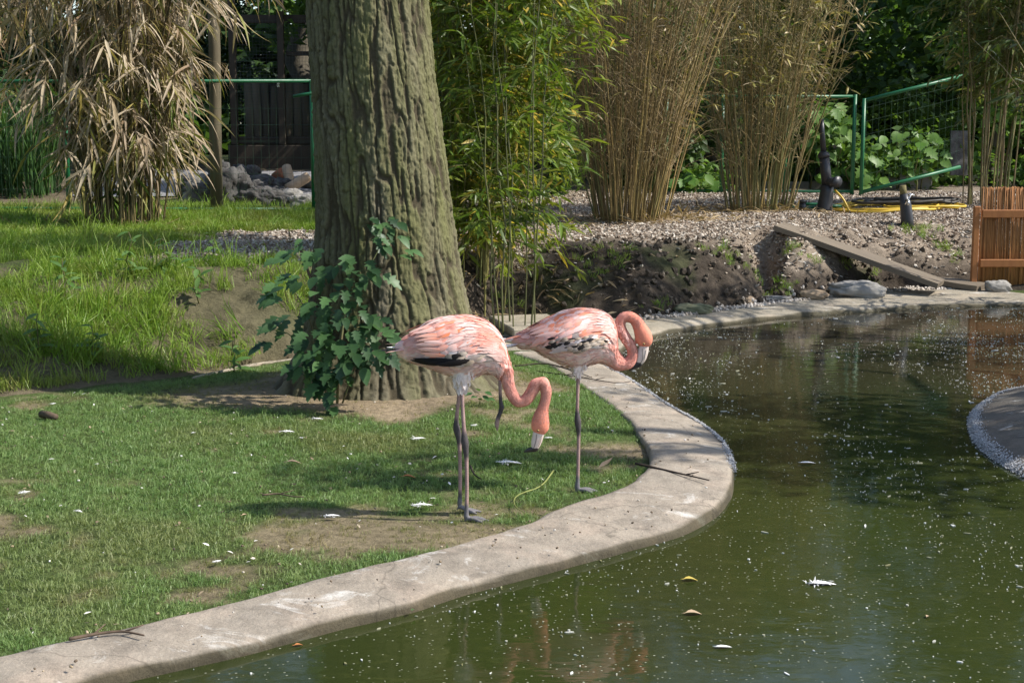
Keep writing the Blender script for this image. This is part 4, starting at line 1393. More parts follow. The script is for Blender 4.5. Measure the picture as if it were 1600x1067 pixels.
# ------------------------------------------------------------------ broad-leaved plant at the foot of the tree
m_broad = leaf_mat('broad_leaf', (.016, .046, .016), (.070, .145, .045), .48, .22, spec=.4, vary=.3)
m_stem = simple_mat('green_stem', (.10, .13, .04), (.12, .08, .04), .6, 14, .2)
m_twig = simple_mat('dry_twig', (.13, .09, .06), (.07, .05, .035), .85, 20, .3)
lv, lf = lobed_vf()
ovate = blade_vf(.52, .05, .2, (.1, .8, 1.0, .85, .5, 0))
broad_meshes = [make_mesh('leaf', lv * [1, 1, 1], lf, m_broad), make_mesh('leaf', lv * [1, .85, 1.2] + [0, 0, 0], lf, m_broad), make_mesh('leaf', ovate[0], ovate[1], m_broad)]
plant = tag(empty('broadleaf_plant', tuple(on_ground(530, 628))), 'dark green broad-leaved sapling growing against the foot of the mossy tree', 'plant')
pl0 = np.array(plant.location)
r = np.random.default_rng(40)
pos, rot, scl = [], [], []
leaf_px = [(548, 410), (520, 425), (500, 440), (575, 425), (560, 445), (590, 435), (535, 455), (510, 470), (565, 470), (540, 480), (515, 495), (490, 480),
           (470, 440), (450, 445), (435, 460), (425, 475), (478, 500), (500, 515), (525, 510), (545, 500), (570, 505), (590, 500), (600, 520), (580, 520),
           (560, 530), (545, 545), (520, 530), (500, 540), (480, 530), (470, 555), (490, 560), (515, 565), (540, 560), (575, 545), (590, 560), (605, 565),
           (600, 545), (555, 575), (530, 585), (505, 585), (485, 590), (500, 605), (520, 605), (540, 600), (510, 620), (525, 632), (535, 580), (470, 580),
           (440, 520), (430, 510), (450, 500), (415, 545), (588, 360), (600, 372), (612, 365), (596, 390), (618, 385), (630, 400), (580, 352), (606, 352),
           (585, 375), (480, 400), (455, 405), (430, 415), (465, 385), (495, 410), (550, 430), (530, 545), (510, 550), (560, 560), (495, 575), (515, 595)]
for (u, v_) in leaf_px:
    for rep in range(3):
        y_ = float(np.interp(v_, [350, 450, 560, 640], [9.33, 9.15, 8.98, 8.92])) - r.uniform(-.02, .16)
        if u < 470: y_ = r.uniform(9.0, 9.5)
        p = at_y(u + r.normal() * 7, v_ - 8 + r.normal() * 6, y_)
        side = np.array([(u - 530) / 90, -1.0 + .5 * r.normal(), -.55 + .35 * r.normal()])
        pos.append(p - pl0); scl.append(r.uniform(.085, .155) * (.75 if v_ < 405 else 1))
        rot.append(basis(side[None], np.array([[.1 * r.normal(), -.5 + .2 * r.normal(), 1.0]]))[0])
part_leaves(plant, broad_meshes, pos, rot, scl)
for (pts, rad) in [([(527, 630), (530, 560), (540, 480), (545, 415)], .009), ([(520, 628), (500, 560), (480, 490), (450, 440)], .007), ([(535, 630), (560, 560), (590, 500)], .006),
                   ([(540, 470), (575, 420), (595, 385), (615, 360)], .005), ([(515, 625), (490, 575), (455, 525), (425, 515)], .005)]:
    q = np.array([at_y(u, v_, float(np.interp(v_, [350, 450, 560, 640], [9.36, 9.2, 9.0, 8.95]))) for u, v_ in pts]) - pl0
    MB().tube(catmull(q, 12), np.linspace(rad, rad * .5, 12), 6).build('stem', m_stem, plant)
# sticks standing behind it
q = np.array([at_y(u, v_, 9.5) for u, v_ in [(503, 560), (490, 455), (480, 420), (465, 378)]])
st = MB().tube(catmull(q, 10) - q[0], np.linspace(.012, .007, 10), 6).build('broken_stick', m_twig, None, True, tuple(q[0]))
tag(st, 'bare brown broken stick poking up behind the broad-leaved plant', 'stick')
# little sprig right of the trunk
sp0 = on_ground(750, 632)
sprig = tag(empty('sapling_sprig', tuple(sp0)), 'tiny pale green sprig of leaves at the right side of the tree base', 'plant')
pos, rot, scl = [], [], []
for (u, v_) in [(738, 614), (748, 611), (755, 618), (762, 622), (745, 620), (758, 612), (750, 625)]:
    pos.append(at_y(u, v_, sp0[1] - .03) - sp0); scl.append(r.uniform(.05, .075))
    rot.append(basis(np.array([[(u - 750) / 8 + .01, -1, .1 + .3 * r.normal()]]), np.array([[0, -.5, 1.]]))[0])
m_broad2 = leaf_mat('fresh_leaf', (.06, .14, .04), (.09, .17, .06), .4, .3, vary=.1)
part_leaves(sprig, [make_mesh('leaf', ovate[0], ovate[1], m_broad2)], pos, rot, scl)
MB().tube(np.array([[0, 0, 0], at_y(750, 620, sp0[1] - .02) - sp0]), [.004, .002], 5).build('stem', m_stem, sprig)

# ------------------------------------------------------------------ bamboos
m_culm = simple_mat('bamboo_culm', (1, 1, 1), (.7, .75, .6), .45, 5, .1, 30, True, .4, (1, 1, .3))
m_bleaf = leaf_mat('bamboo_leaf', (1, 1, 1), rough=.42, trans=.4, vcol=True, vary=.12, spec=.4)
m_dry = leaf_mat('dry_bamboo_leaf', (1, 1, 1), rough=.55, trans=.25, vcol=True, vary=.15, spec=.3)
m_dryleaf = leaf_mat('dry_leaf', (.54, .45, .32), (.33, .25, .15), .55, .25, vary=.15)
m_dryleaf2 = leaf_mat('olive_leaf', (.20, .19, .045), (.30, .22, .06), .5, .3, vary=.15)
m_gleaf = leaf_mat('green_bamboo_leaf', (.09, .17, .02), (.20, .27, .04), .4, .4, vary=.12)
m_dleaf = leaf_mat('dark_bamboo_leaf', (.035, .065, .02), (.06, .09, .025), .4, .35, vary=.12)
long_v = blade_vf(.07, .012, .35, (.15, .9, 1.0, .75, .4, 0))
blade_s = blade_vf(.17, .02, .2, (.1, 1.0, .8, 0))


def culms(n, base, spread, top_spread, height, rad, cols, r, lean=(0, 0), arch=.25, seg=5, el=1.0, pw=None):
    """cane paths rising from a clump; returns paths and one MB"""
    mb, paths = MB(), []
    for k in range(n):
        a = r.uniform(0, 2 * np.pi); q = math.sqrt(r.random())
        o = np.array([math.cos(a) * spread * q * el, math.sin(a) * spread * q, 0])
        b0 = np.asarray(base) + o
        b0[2] = float(gz(b0[0], b0[1])[0]) - .04
        h = height * r.uniform(.75, 1.1)
        d = o / max(spread, .01) * top_spread + r.normal(size=3) * .22 * top_spread + [lean[0], lean[1], 0]
        t = np.linspace(0, 1, 9)[:, None]
        p = b0 + np.array([d[0], d[1], 0]) * (t ** (pw or 1.15 + arch)) + np.array([0, 0, h]) * (t - arch * .35 * t ** 3)
        p[1:] += r.normal(size=(8, 3)) * .02
        rd = rad * r.uniform(.6, 1.2)
        c = np.asarray(cols[int(r.integers(len(cols)))]) * r.uniform(.75, 1.2)
        mb.tube(p, np.linspace(rd, rd * .35, 9), seg, c, cap=False)
        paths.append(p)
    return paths, mb


def along(paths, n, lo, hi, r):
    k = r.integers(len(paths), size=n)
    t = lo + (hi - lo) * r.random(n)
    P = np.array([paths[i] for i in k])
    x_ = t * 8; i0 = np.clip(x_.astype(int), 0, 7); f = (x_ - i0)[:, None]
    return P[np.arange(n), i0] * (1 - f) + P[np.arange(n), i0 + 1] * f


def twigs_and_leaves(paths, mb, n_twig, lo, hi, r, tl, per, leaf, cols, twig_col, up=.25, droop=-.35, twig_r=.0022, spread_dir=None):
    """thin side branches off the canes, each carrying a spray of leaves"""
    o = along(paths, n_twig, lo, hi, r)
    a = r.uniform(0, 2 * np.pi, n_twig)
    d = np.stack([np.cos(a), np.sin(a), up + .35 * r.normal(size=n_twig)], 1)
    L = tl * r.uniform(.5, 1.2, n_twig)
    e = o + d * L[:, None] * [1, 1, 1]; m = (o + e) / 2 + [0, 0, .06 * tl]
    e[:, 2] -= .15 * L
    for k in range(n_twig):
        mb.tube(np.stack([o[k], m[k], e[k]]), [twig_r * 1.3, twig_r, twig_r * .5], 3, np.asarray(twig_col) * r.uniform(.7, 1.25), cap=False)
    if not per: return None
    n = n_twig * per
    f = r.uniform(.3, 1.05, (n, 1))
    ob, eb, mb_ = np.repeat(o, per, 0), np.repeat(e, per, 0), np.repeat(m, per, 0)
    P = ob * (1 - f) ** 2 + 2 * mb_ * f * (1 - f) + eb * f ** 2
    db = np.repeat(d, per, 0)
    dl = db * .7 + r.normal(size=(n, 3)) * .55; dl[:, 2] = dl[:, 2] * .5 + droop
    t = r.random((n, 1))
    tone = np.repeat(r.random((n_twig, 1)), per, 0) * .6 + .4 * t
    C = np.asarray(cols[0]) * (1 - tone) + np.asarray(cols[1]) * tone
    if len(cols) > 2:
        odd = r.random((n, 1)) < cols[3]
        C = np.where(odd, np.asarray(cols[2]) * r.uniform(.7, 1.2, (n, 1)), C)
    up_ = np.array([0, 0, 1.0]) + r.normal(size=(n, 3)) * .45
    return P, basis(dl, up_), leaf * r.uniform(.55, 1.25, n), C


def bamboo(label, base, r, canes, twigs, tmpl, cane_mat, leaf_m, piece_mats, piece_n, group=None, lobe=None):
    t = tag(empty('bamboo_clump', tuple(base)), label, 'bamboo', group)
    b0 = np.array(base)
    paths, mb = culms(base=base, r=r, **canes)
    tv, tf = tmpl
    packs = []
    for kw in twigs:
        res = twigs_and_leaves(paths, mb, r=r, **kw)
        if res: packs.append(res)
    me = mb.mesh('canes', cane_mat); me.transform(Matrix.Translation(-Vector(b0)))
    c = link('canes', me, t); c['kind'] = 'stuff'
    if packs:
        P = np.concatenate([q[0] for q in packs]) - b0; Rm = np.concatenate([q[1] for q in packs])
        Sz = np.concatenate([q[2] for q in packs]); Cc = np.concatenate([q[3] for q in packs])
        vis = np.argsort(P[:, 1] + .3 * r.normal(size=len(P)))        # those towards the pond are picked out one by one
        low = vis[(P[vis, 2] < 2.6) & (P[vis, 2] > .1)]
        pick = low[:piece_n]
        meshes = [make_mesh('leaf', tv, tf, m_) for m_ in piece_mats]
        part_leaves(t, meshes, P[pick], Rm[pick], Sz[pick])
        keep = np.ones(len(P), bool); keep[pick] = False
        Vv, Ff, Cf = scatter_vf(tv, tf, P[keep], Rm[keep], Sz[keep], np.clip(Cc[keep], 0, 1))
        fo = link('foliage', make_mesh('foliage', Vv, Ff, leaf_m, True, Cf), t); fo['kind'] = 'stuff'
    return t


TAN = [(.26, .19, .10), (.20, .15, .07), (.16, .13, .06)]
OLV = [(.24, .21, .08), (.17, .17, .06), (.30, .23, .11)]
BRN = [(.30, .21, .10), (.22, .16, .07), (.18, .18, .07), (.42, .29, .12)]

# dry, straw-coloured bamboo on the left
b_l = on_ground(195, 352, .65)
bamboo('withered bamboo with long drooping straw-coloured leaves, on the grass left of the tree', b_l, np.random.default_rng(1),
       dict(n=85, spread=.42, top_spread=1.15, height=4.6, rad=.012, cols=TAN + [(.07, .055, .03)], arch=.35),
       [dict(n_twig=500, lo=.17, hi=.95, tl=.55, per=9, leaf=.40, cols=((.52, .44, .33), (.25, .17, .10), (.20, .20, .05), .09), twig_col=(.2, .14, .07), droop=-.75),
        dict(n_twig=60, lo=.10, hi=.45, tl=.5, per=6, leaf=.42, cols=((.20, .22, .05), (.33, .26, .08), (.09, .14, .03), .3), twig_col=(.2, .16, .07), droop=-.7)],
       long_v, m_culm, m_dry, [m_dryleaf, m_dryleaf, m_dryleaf, m_dryleaf2], 290)
# the same kind further left, half out of the frame
b_ll = on_ground(-70, 330, .65)
bamboo('brown withered bamboo at the left edge, behind the grassy bank', b_ll, np.random.default_rng(2),
       dict(n=40, spread=.4, top_spread=1.0, height=4.4, rad=.012, cols=TAN, arch=.35),
       [dict(n_twig=160, lo=.35, hi=.95, tl=.45, per=8, leaf=.36, cols=((.32, .22, .12), (.2, .13, .07), (.14, .15, .04), .2), twig_col=(.2, .14, .07), droop=-.7)],
       long_v, m_culm, m_dry, [m_dryleaf], 40)
# green bamboo right behind the trunk
b_g = np.array([-.42, 13.9, 0]); b_g[2] = float(gz(b_g[0], b_g[1])[0])
bamboo('leafy bright green bamboo directly behind the right side of the tree', b_g, np.random.default_rng(3),
       dict(n=40, spread=.55, top_spread=.95, height=5.2, rad=.011, cols=OLV, arch=.3, lean=(.35, -.15), el=.8),
       [dict(n_twig=1350, lo=.07, hi=.95, tl=.65, per=12, leaf=.17, cols=((.085, .14, .016), (.27, .30, .045), (.55, .40, .07), .10), twig_col=(.12, .13, .04), droop=-.3)],
       blade_s, m_culm, m_bleaf, [m_gleaf], 290)
b_g2 = np.array([.02, 12.5, 0]); b_g2[2] = float(gz(b_g2[0], b_g2[1])[0])
bamboo('few slender bamboo canes rising from the bank foot behind the flamingos', b_g2, np.random.default_rng(13),
       dict(n=8, spread=.22, top_spread=.30, height=4.6, rad=.009, cols=[(.13, .13, .045), (.10, .10, .04)], arch=.2, lean=(-.1, .3)),
       [dict(n_twig=150, lo=.22, hi=.95, tl=.45, per=10, leaf=.16, cols=((.05, .10, .014), (.13, .18, .03), (.4, .3, .07), .05), twig_col=(.12, .13, .04), droop=-.3)],
       blade_s, m_culm, m_bleaf, [m_gleaf], 60)
# brown leafless clumps
b_b = on_ground(985, 345, .65)
bamboo('brown nearly leafless bamboo fanning out in the middle of the bank top', b_b, np.random.default_rng(4),
       dict(n=140, spread=.42, top_spread=1.4, height=5.6, rad=.010, cols=BRN, arch=.3, pw=1.1, lean=(.25, 0)),
       [dict(n_twig=3800, lo=.1, hi=.95, tl=.6, per=0, leaf=.1, cols=None, twig_col=(.35, .25, .135), up=.9, twig_r=.0022),
        dict(n_twig=320, lo=.2, hi=.9, tl=.45, per=6, leaf=.11, cols=((.38, .29, .14), (.18, .20, .045)), twig_col=(.2, .14, .07), droop=-.2)],
       blade_s, m_culm, m_dry, [m_dryleaf, m_dryleaf2], 60)
b_c = on_ground(1185, 332, .65)
bamboo('slim brown bamboo with olive leaves, beside the black water pipe', b_c, np.random.default_rng(5),
       dict(n=88, spread=.42, top_spread=1.1, height=5.4, rad=.010, cols=BRN + OLV, arch=.2, pw=1.1, lean=(.2, 0)),
       [dict(n_twig=2200, lo=.12, hi=.95, tl=.55, per=0, leaf=.1, cols=None, twig_col=(.38, .29, .145), up=1.0, twig_r=.0028),
        dict(n_twig=520, lo=.3, hi=.95, tl=.65, per=8, leaf=.13, cols=((.19, .20, .05), (.34, .28, .10), (.58, .47, .30), .16), twig_col=(.2, .15, .07), droop=-.15)],
       blade_s, m_culm, m_dry, [m_dryleaf, m_dryleaf2, m_dryleaf2], 120)
b_r = on_ground(1565, 325, .65)
bamboo('tall bamboo with dark hanging leaves at the right edge, behind the reed fence', b_r, np.random.default_rng(6),
       dict(n=32, spread=.5, top_spread=.8, height=5.2, rad=.013, cols=OLV + TAN, arch=.35, lean=(.35, -.2)),
       [dict(n_twig=700, lo=.34, hi=.95, tl=.65, per=10, leaf=.19, cols=((.07, .10, .03), (.17, .19, .05), (.38, .30, .14), .1), twig_col=(.15, .13, .05), droop=-.4)],
       blade_s, m_culm, m_bleaf, [m_dleaf], 200)
b_r2 = np.array([5.15, 14.2, 0]); b_r2[2] = float(gz(b_r2[0], b_r2[1])[0])
bamboo('bamboo sprays reaching in over the reed fence from outside the right edge', b_r2 + [.9, .3, 0], np.random.default_rng(16),
       dict(n=16, spread=.3, top_spread=.7, height=3.6, rad=.010, cols=OLV, arch=.4, lean=(-.75, -.5)),
       [dict(n_twig=90, lo=.2, hi=.95, tl=.55, per=8, leaf=.2, cols=((.035, .06, .015), (.07, .09, .02)), twig_col=(.13, .12, .05), droop=-.35)],
       blade_s, m_culm, m_bleaf, [m_dleaf], 60)

# ------------------------------------------------------------------ trees and bushes at the back
m_conifer = leaf_mat('dark_needles', (1, 1, 1), rough=.6, trans=.2, vcol=True, vary=.15)


def far_tree(kind, label, x_, y_, h, rad, n_clump, n_leaf, size, cols, seed, z_lo=.15, group='trees and bushes behind the enclosure', mat=None, cat='tree', flat=.8):
    r = np.random.default_rng(seed)
    z0 = float(gz(x_, y_)[0])
    t = tag(empty(kind, (x_, y_, z0 - .05)), label, cat, group)
    top = np.array([r.normal() * .2, r.normal() * .2, h * .85])
    MB().tube(limb_path((0, 0, 0), top, 8, 0, seed), np.linspace(.03 * h + .02, .02, 8), 8).build('trunk', m_plainbark, t)
    cs, rs, ns = [], [], []
    for _ in range(n_clump):
        zz_ = z_lo + (1 - z_lo) * r.random()
        rr_ = rad * (1 - .45 * abs(zz_ - .45) * 1.4) * math.sqrt(r.random())
        a = r.uniform(0, 2 * np.pi)
        cs.append((rr_ * math.cos(a), rr_ * math.sin(a), zz_ * h)); rs.append(rad * r.uniform(.22, .42)); ns.append(n_leaf)
    crown('crown', t, cs, rs, ns, size, cols, flat, seed, mat or m_crown)
    return t


DK = ((.022, .048, .014), (.075, .135, .032)); MD = ((.05, .11, .024), (.15, .25, .05)); CON = ((.016, .034, .016), (.042, .075, .028))
far_tree('broadleaf_tree', 'dense green tree filling the gap above the green gate', 6.2, 29, 7.6, 3.0, 46, 200, .22, MD, 101)
far_tree('broadleaf_tree', 'shadowy tree just right of the slim brown bamboo', 4.0, 31, 8.0, 2.8, 42, 190, .22, DK, 102)
far_tree('broadleaf_tree', 'dark tree seen between the two brown bamboos', 1.9, 27, 6.8, 2.6, 42, 190, .2, DK, 103)
far_tree('broadleaf_tree', 'tree in deep shade behind the leafy green bamboo', -1.6, 26, 7.0, 2.5, 42, 190, .2, MD, 104)
far_tree('broadleaf_tree', 'large tree at the right edge behind the tall bamboo', 9.6, 27, 9.5, 3.2, 46, 190, .24, DK, 105)
far_tree('conifer_tree', 'dark conifer hanging over the wooden aviary', -4.3, 29.5, 10.5, 2.6, 46, 260, .15, CON, 106, .12, mat=m_conifer)
far_tree('conifer_tree', 'dark conifer left of the aviary behind the withered bamboo', -7.6, 27.5, 10, 2.6, 46, 240, .15, CON, 107, .05, mat=m_conifer)
far_tree('conifer_tree', 'dark conifer at the far left behind the green reeds', -10.6, 26, 10, 2.8, 46, 240, .16, CON, 108, .02, mat=m_conifer)
far_tree('broadleaf_tree', 'tall yellowish tree glimpsed above the leafy green bamboo', -.3, 21.5, 6.4, 1.6, 30, 170, .15, ((.09, .10, .02), (.26, .20, .03)), 109, .25)
r = np.random.default_rng(140)
cs, rs, ns = [], [], []
for k in range(330):
    xx = r.uniform(-26, 26); zz_ = r.uniform(0, 1) ** 1.2 * 11
    cs.append((xx, 36 + 5 * r.random() + .004 * xx * xx, zz_ + .6)); rs.append(r.uniform(1.0, 2.0)); ns.append(int(115 if zz_ < 6.5 else 34))
for k in range(230):
    xx = r.uniform(-26, 26)
    cs.append((xx, 35 + 4 * r.random() + .004 * xx * xx, .4 + 3.6 * r.random())); rs.append(r.uniform(1.0, 1.8)); ns.append(135)
fw = crown('far_wood', None, cs, rs, ns, .5, DK, .85, 141)
tag(fw, kind='stuff')
# bushes just behind the green fence
m_vine = leaf_mat('vine_leaf', (.085, .19, .032), (.17, .29, .06), .45, .4, vary=.12)
vine_mesh = [make_mesh('leaf', lv * [1, 1.15, 1], lf, m_vine), make_mesh('leaf', ovate[0] * [1, 1.3, 1], ovate[1], m_vine)]


def vine_bush(label, boxes, n, seed):
    r = np.random.default_rng(seed)
    p0 = None
    t = None
    pos, rot, scl = [], [], []
    for (u0, v0, u1, v1, y_) in boxes:
        for _ in range(n):
            p = at_y(r.uniform(u0, u1), r.uniform(v0, v1), y_ + r.uniform(-.1, .5))
            if t is None:
                p0 = p.copy(); p0[2] = float(gz(p[0], p[1])[0]); t = tag(empty('vine_bush', tuple(p0)), label, 'bush', 'bushes along the green fence')
            pos.append(p - p0); scl.append(r.uniform(.15, .27))
            rot.append(basis(np.array([[r.normal() * .8, -.7, -.6 + .3 * r.normal()]]), np.array([[r.normal() * .2, -.9, .8]]))[0])
    part_leaves(t, vine_mesh, pos, rot, scl)
    r2 = np.random.default_rng(seed + 1)
    cs = [p for p in pos[::5]]
    crown('foliage', t, [c + [0, .35, 0] for c in cs], [.4] * len(cs), [60] * len(cs), .15, MD, .9, seed + 2)['kind'] = 'stuff'
    for k in range(4):
        b = pos[int(r2.integers(len(pos)))]
        MB().tube(limb_path((b[0], b[1] + .1, -.05), b, 6, 0, k), np.linspace(.015, .006, 6), 5).build('stem', m_stem, t)
    return t


vine_bush('fresh green large-leaved bush behind the gate beside the black tap post', [(1375, 205, 1470, 268, 23.6), (1340, 235, 1380, 300, 23.5)], 34, 201)
vine_bush('sunlit green climber on the fence between the black pipe and the green gate post', [(1262, 160, 1328, 285, 23.6)], 60, 203)
far_tree('hedge_bush', 'dark bush behind the fence between the black pipe and the gate', 5.5, 25.6, 3.2, 1.6, 30, 200, .16, DK, 151, .02, 'bushes along the green fence', cat='bush')
far_tree('hedge_bush', 'dark bush behind the gate at the far right', 8.3, 25.4, 3.6, 1.7, 30, 200, .16, MD, 152, .02, 'bushes along the green fence', cat='bush')
far_tree('hedge_bush', 'dark bush hidden low behind the leafy green bamboo', .3, 22.5, 2.6, 1.3, 26, 180, .14, MD, 153, .02, 'bushes along the green fence', cat='bush')
far_tree('hedge_bush', 'dark bush behind the middle brown bamboo', 2.3, 24.2, 3.4, 1.5, 28, 190, .16, DK, 154, .02, 'bushes along the green fence', cat='bush')
far_tree('hedge_bush', 'dark bush at the far left behind the green reeds', -8.6, 22.5, 3.0, 1.7, 28, 190, .15, DK, 155, .02, 'bushes along the green fence', cat='bush')
far_tree('hedge_bush', 'dark bush between the withered bamboo and the aviary wall', -6.2, 24.5, 3.2, 1.0, 24, 170, .15, CON, 156, .02, 'bushes along the green fence', cat='bush')
vine_bush('low green bush behind the fence between the two brown bamboos', [(1050, 270, 1130, 325, 22.6)], 36, 205)

# dark reeds at the far left
m_reed = leaf_mat('reed_leaf', (1, 1, 1), rough=.5, trans=.3, vcol=True, vary=.15)
r = np.random.default_rng(60)
rb = on_ground(20, 305, .7)
reeds = tag(empty('reed_clump', tuple(rb)), 'tall dark green reeds standing at the left edge beside the withered bamboo', 'reeds')
n = 260
P = np.stack([r.uniform(-.7, .55, n), r.uniform(-.4, .6, n), np.zeros(n) - .03], 1)
d = np.stack([r.normal(size=n) * .16, r.normal(size=n) * .16, np.ones(n)], 1)
tv, tf = blade_vf(.022, .004, .16, (.6, 1, 1, .8, .5, 0))
tt = r.random((n, 1))
Vv, Ff, Cf = scatter_vf(tv, tf, P, basis(d, r.normal(size=(n, 3))), r.uniform(.8, 1.7, n), np.array([.02, .06, .015]) * (1 - tt) + np.array([.06, .13, .03]) * tt)
link('reed_blades', make_mesh('reed_blades', Vv, Ff, m_reed, True, Cf), reeds)['kind'] = 'stuff'
# ================================================================== BUILT THINGS
m_green = simple_mat('green_paint', (.012, .135, .05), (.010, .10, .038), .4, 9, .08, 60, False, .5)
m_wire = simple_mat('green_wire', (.02, .07, .035), (.03, .06, .04), .5, 30, 0)
m_dkwood = simple_mat('dark_stained_wood', (.042, .033, .025), (.062, .048, .034), .75, 8, .4, 30, False, .25, (1, 1, .2))
m_palis = simple_mat('weathered_log', (.15, .12, .08), (.09, .075, .05), .85, 7, .5, 24, False, .2, (1, 1, .2), vary=.3)
m_net = simple_mat('grey_netting', (.09, .09, .085), None, .6, 10, 0)
m_pipe = simple_mat('black_plastic', (.022, .024, .030), (.035, .036, .042), .42, 12, .1, 50, False, .5)
m_yel = simple_mat('yellow_hose', (.62, .42, .04), (.50, .33, .04), .45, 10, .05, 50, False, .5)
m_dkhose = simple_mat('dark_hose', (.04, .036, .03), (.06, .05, .04), .5, 10, .1, 50, False, .4)
m_metal = simple_mat('tap_metal', (.72, .72, .70), (.6, .6, .6), .25, 20, 0, 1, False, .5, metal=.9)
m_stake = simple_mat('old_stake', (.20, .17, .07), (.13, .11, .05), .85, 12, .4, 40)
m_plank = simple_mat('grey_plank', (.19, .155, .115), (.12, .098, .075), .85, 6, .5, 26, False, .2, (.25, 3, 1), vary=.12)
m_reedf = simple_mat('reed_fence', (1, 1, 1), (.75, .7, .65), .75, 20, .3, 60, True, .2, (1, 1, .2))
m_redwood = simple_mat('orange_stained_wood', (.40, .165, .055), (.30, .115, .04), .6, 8, .3, 30, False, .35, (1, 1, .3))
m_stone = simple_mat('grey_stone', (.30, .285, .26), (.19, .18, .165), .9, 9, .6, 26, False, .2, vary=.2)
m_stone2 = simple_mat('brown_stone', (.36, .27, .18), (.24, .18, .125), .9, 9, .6, 26, False, .2)
m_stone3 = simple_mat('mossy_stone', (.20, .20, .13), (.12, .13, .075), .9, 9, .6, 26, False, .2)
m_ash = simple_mat('ashen_wood', (.13, .125, .12), (.04, .037, .034), .9, 7, .8, 22, False, .15, bdist=.02)
m_wood_end = simple_mat('cut_wood', (.48, .36, .24), (.36, .25, .16), .8, 14, .4, 40)
m_redlog = simple_mat('reddish_wood', (.26, .10, .05), (.17, .07, .04), .85, 14, .5, 30)
m_edging = simple_mat('grey_edging', (.22, .20, .175), (.14, .13, .115), .9, 5, .4, 30)
m_path = simple_mat('pale_paving', (.25, .245, .25), (.19, .185, .19), .9, 3, .3, 40)
m_post = simple_mat('pale_old_wood', (.15, .125, .08), (.10, .085, .055), .85, 6, .5, 24, False, .2, (1, 1, .2))


def rock(name, loc, size, mat, label, seed, group=None, cat='stone', rot=0.0, amp=.28):
    u, v_ = np.meshgrid(np.linspace(0, 2 * np.pi, 44, endpoint=False), np.linspace(0, np.pi, 26))
    P = np.stack([np.cos(u) * np.sin(v_), np.sin(u) * np.sin(v_), np.cos(v_)], -1).reshape(-1, 3)
    P = np.sign(P) * np.abs(P) ** .8
    f1, f2, cid = worley(P[:, 0] * 1.3 + P[:, 2] * .7 + seed * 3.7, P[:, 1] * 1.3 + P[:, 2] * .9 + seed, s=seed)
    P = P * (1 + amp * (fbm(P[:, 0] * 1.5, P[:, 1] * 1.5, P[:, 2] * 1.5 + seed, s=seed, o=4) + .6 * (cid - .5) + .35 * fbm(P[:, 0] * 5, P[:, 1] * 5, P[:, 2] * 5 + seed, s=seed + 3, o=4) - .3 * sstep(.25, 0, f2 - f1)))[:, None]
    P = P * np.asarray(size) / 2
    c, s = math.cos(rot), math.sin(rot)
    P = P @ np.array([[c, s, 0], [-s, c, 0], [0, 0, 1]])
    a = np.arange(25)[:, None] * 44 + np.arange(44)[None]; b_ = np.arange(25)[:, None] * 44 + (np.arange(44)[None] + 1) % 44
    o = link(name, make_mesh(name, P, [np.stack([a, a + 44, b_ + 44, b_], -1).reshape(-1, 4)], mat), None, tuple(loc))
    return tag(o, label, cat, group)


# ------------------------------------------------------------------ paved path by the aviary
pgx, pgy = np.meshgrid(np.linspace(-6.2, -2.4, 40), np.linspace(20.8, 24.2, 24))
pz = ground_h(pgx.ravel(), pgy.ravel()) + .02
pi_ = np.arange(23)[:, None] * 40 + np.arange(39)[None]
tag(link('path', make_mesh('path', np.stack([pgx.ravel(), pgy.ravel(), pz], 1), [np.stack([pi_, pi_ + 1, pi_ + 41, pi_ + 40], -1).reshape(-1, 4)], m_path)), kind='structure')

# ------------------------------------------------------------------ aviary shed
AY = 25.0
ax0, ax1 = at_y(364, 250, AY)[0], at_y(640, 250, AY)[0]
az = float(gz(-4.5, AY)[0])
av = tag(empty('wooden_aviary', ((ax0 + ax1) / 2, AY, az)), 'dark wooden aviary with netting and a log palisade, left of the big tree', 'aviary')
o0 = np.array(av.location)


def abox(name, c, size, mat, parent=av, bev=.008):
    return MB().box(np.asarray(c, float) - o0, size, bev=bev).build(name, mat, parent, False)


abox('plinth', ((ax0 + ax1) / 2, AY, az + .16), (ax1 - ax0 + .1, .3, .44), m_dkwood)
H_ = 3.1
for u in (368, 443, 520, 600):
    x_ = at_y(u, 250, AY)[0]
    abox('post', (x_, AY - .02, az + .385 + H_ / 2), (.11, .12, H_), m_dkwood)
zt = at_y(400, 30, AY)[2]
for zc, hh, xa, xb in ((zt, .14, ax0, ax1), (az + .46, .13, ax0, ax1), (at_y(460, 84, AY)[2], .07, at_y(446, 80, AY)[0], ax1)):
    abox('rail', ((xa + xb) / 2, AY + .065, zc), (xb - xa, .05, hh), m_dkwood)
nlog = 21
lx = np.linspace(ax0 + .05, ax1 - .05, nlog)
r = np.random.default_rng(70)
for k in range(nlog):
    hz = at_y(400, 128, AY + 1.4)[2] + r.uniform(-.08, .22)
    pts = np.array([[lx[k] + .02 * r.normal(), AY + 1.4, az], [lx[k] + .02 * r.normal(), AY + 1.4, (az + hz) / 2], [lx[k] + .03 * r.normal(), AY + 1.4 + .02 * r.normal(), hz]]) - o0
    MB().tube(catmull(pts + [[0, 0, 0], [1e-4, 0, 0], [2e-4, 0, 0]], 7) if False else np.stack([pts[0], pts[1], pts[2]]), np.array([.092, .088, .08]) * r.uniform(.85, 1.12), 10).build('log', m_palis, av)
nb = MB()
for xx in np.arange(ax0 + .05, ax1, .055):
    nb.tube(np.array([[xx, AY + .02, az + .5], [xx, AY + .02, zt]]) - o0, .0022, 3, cap=False)
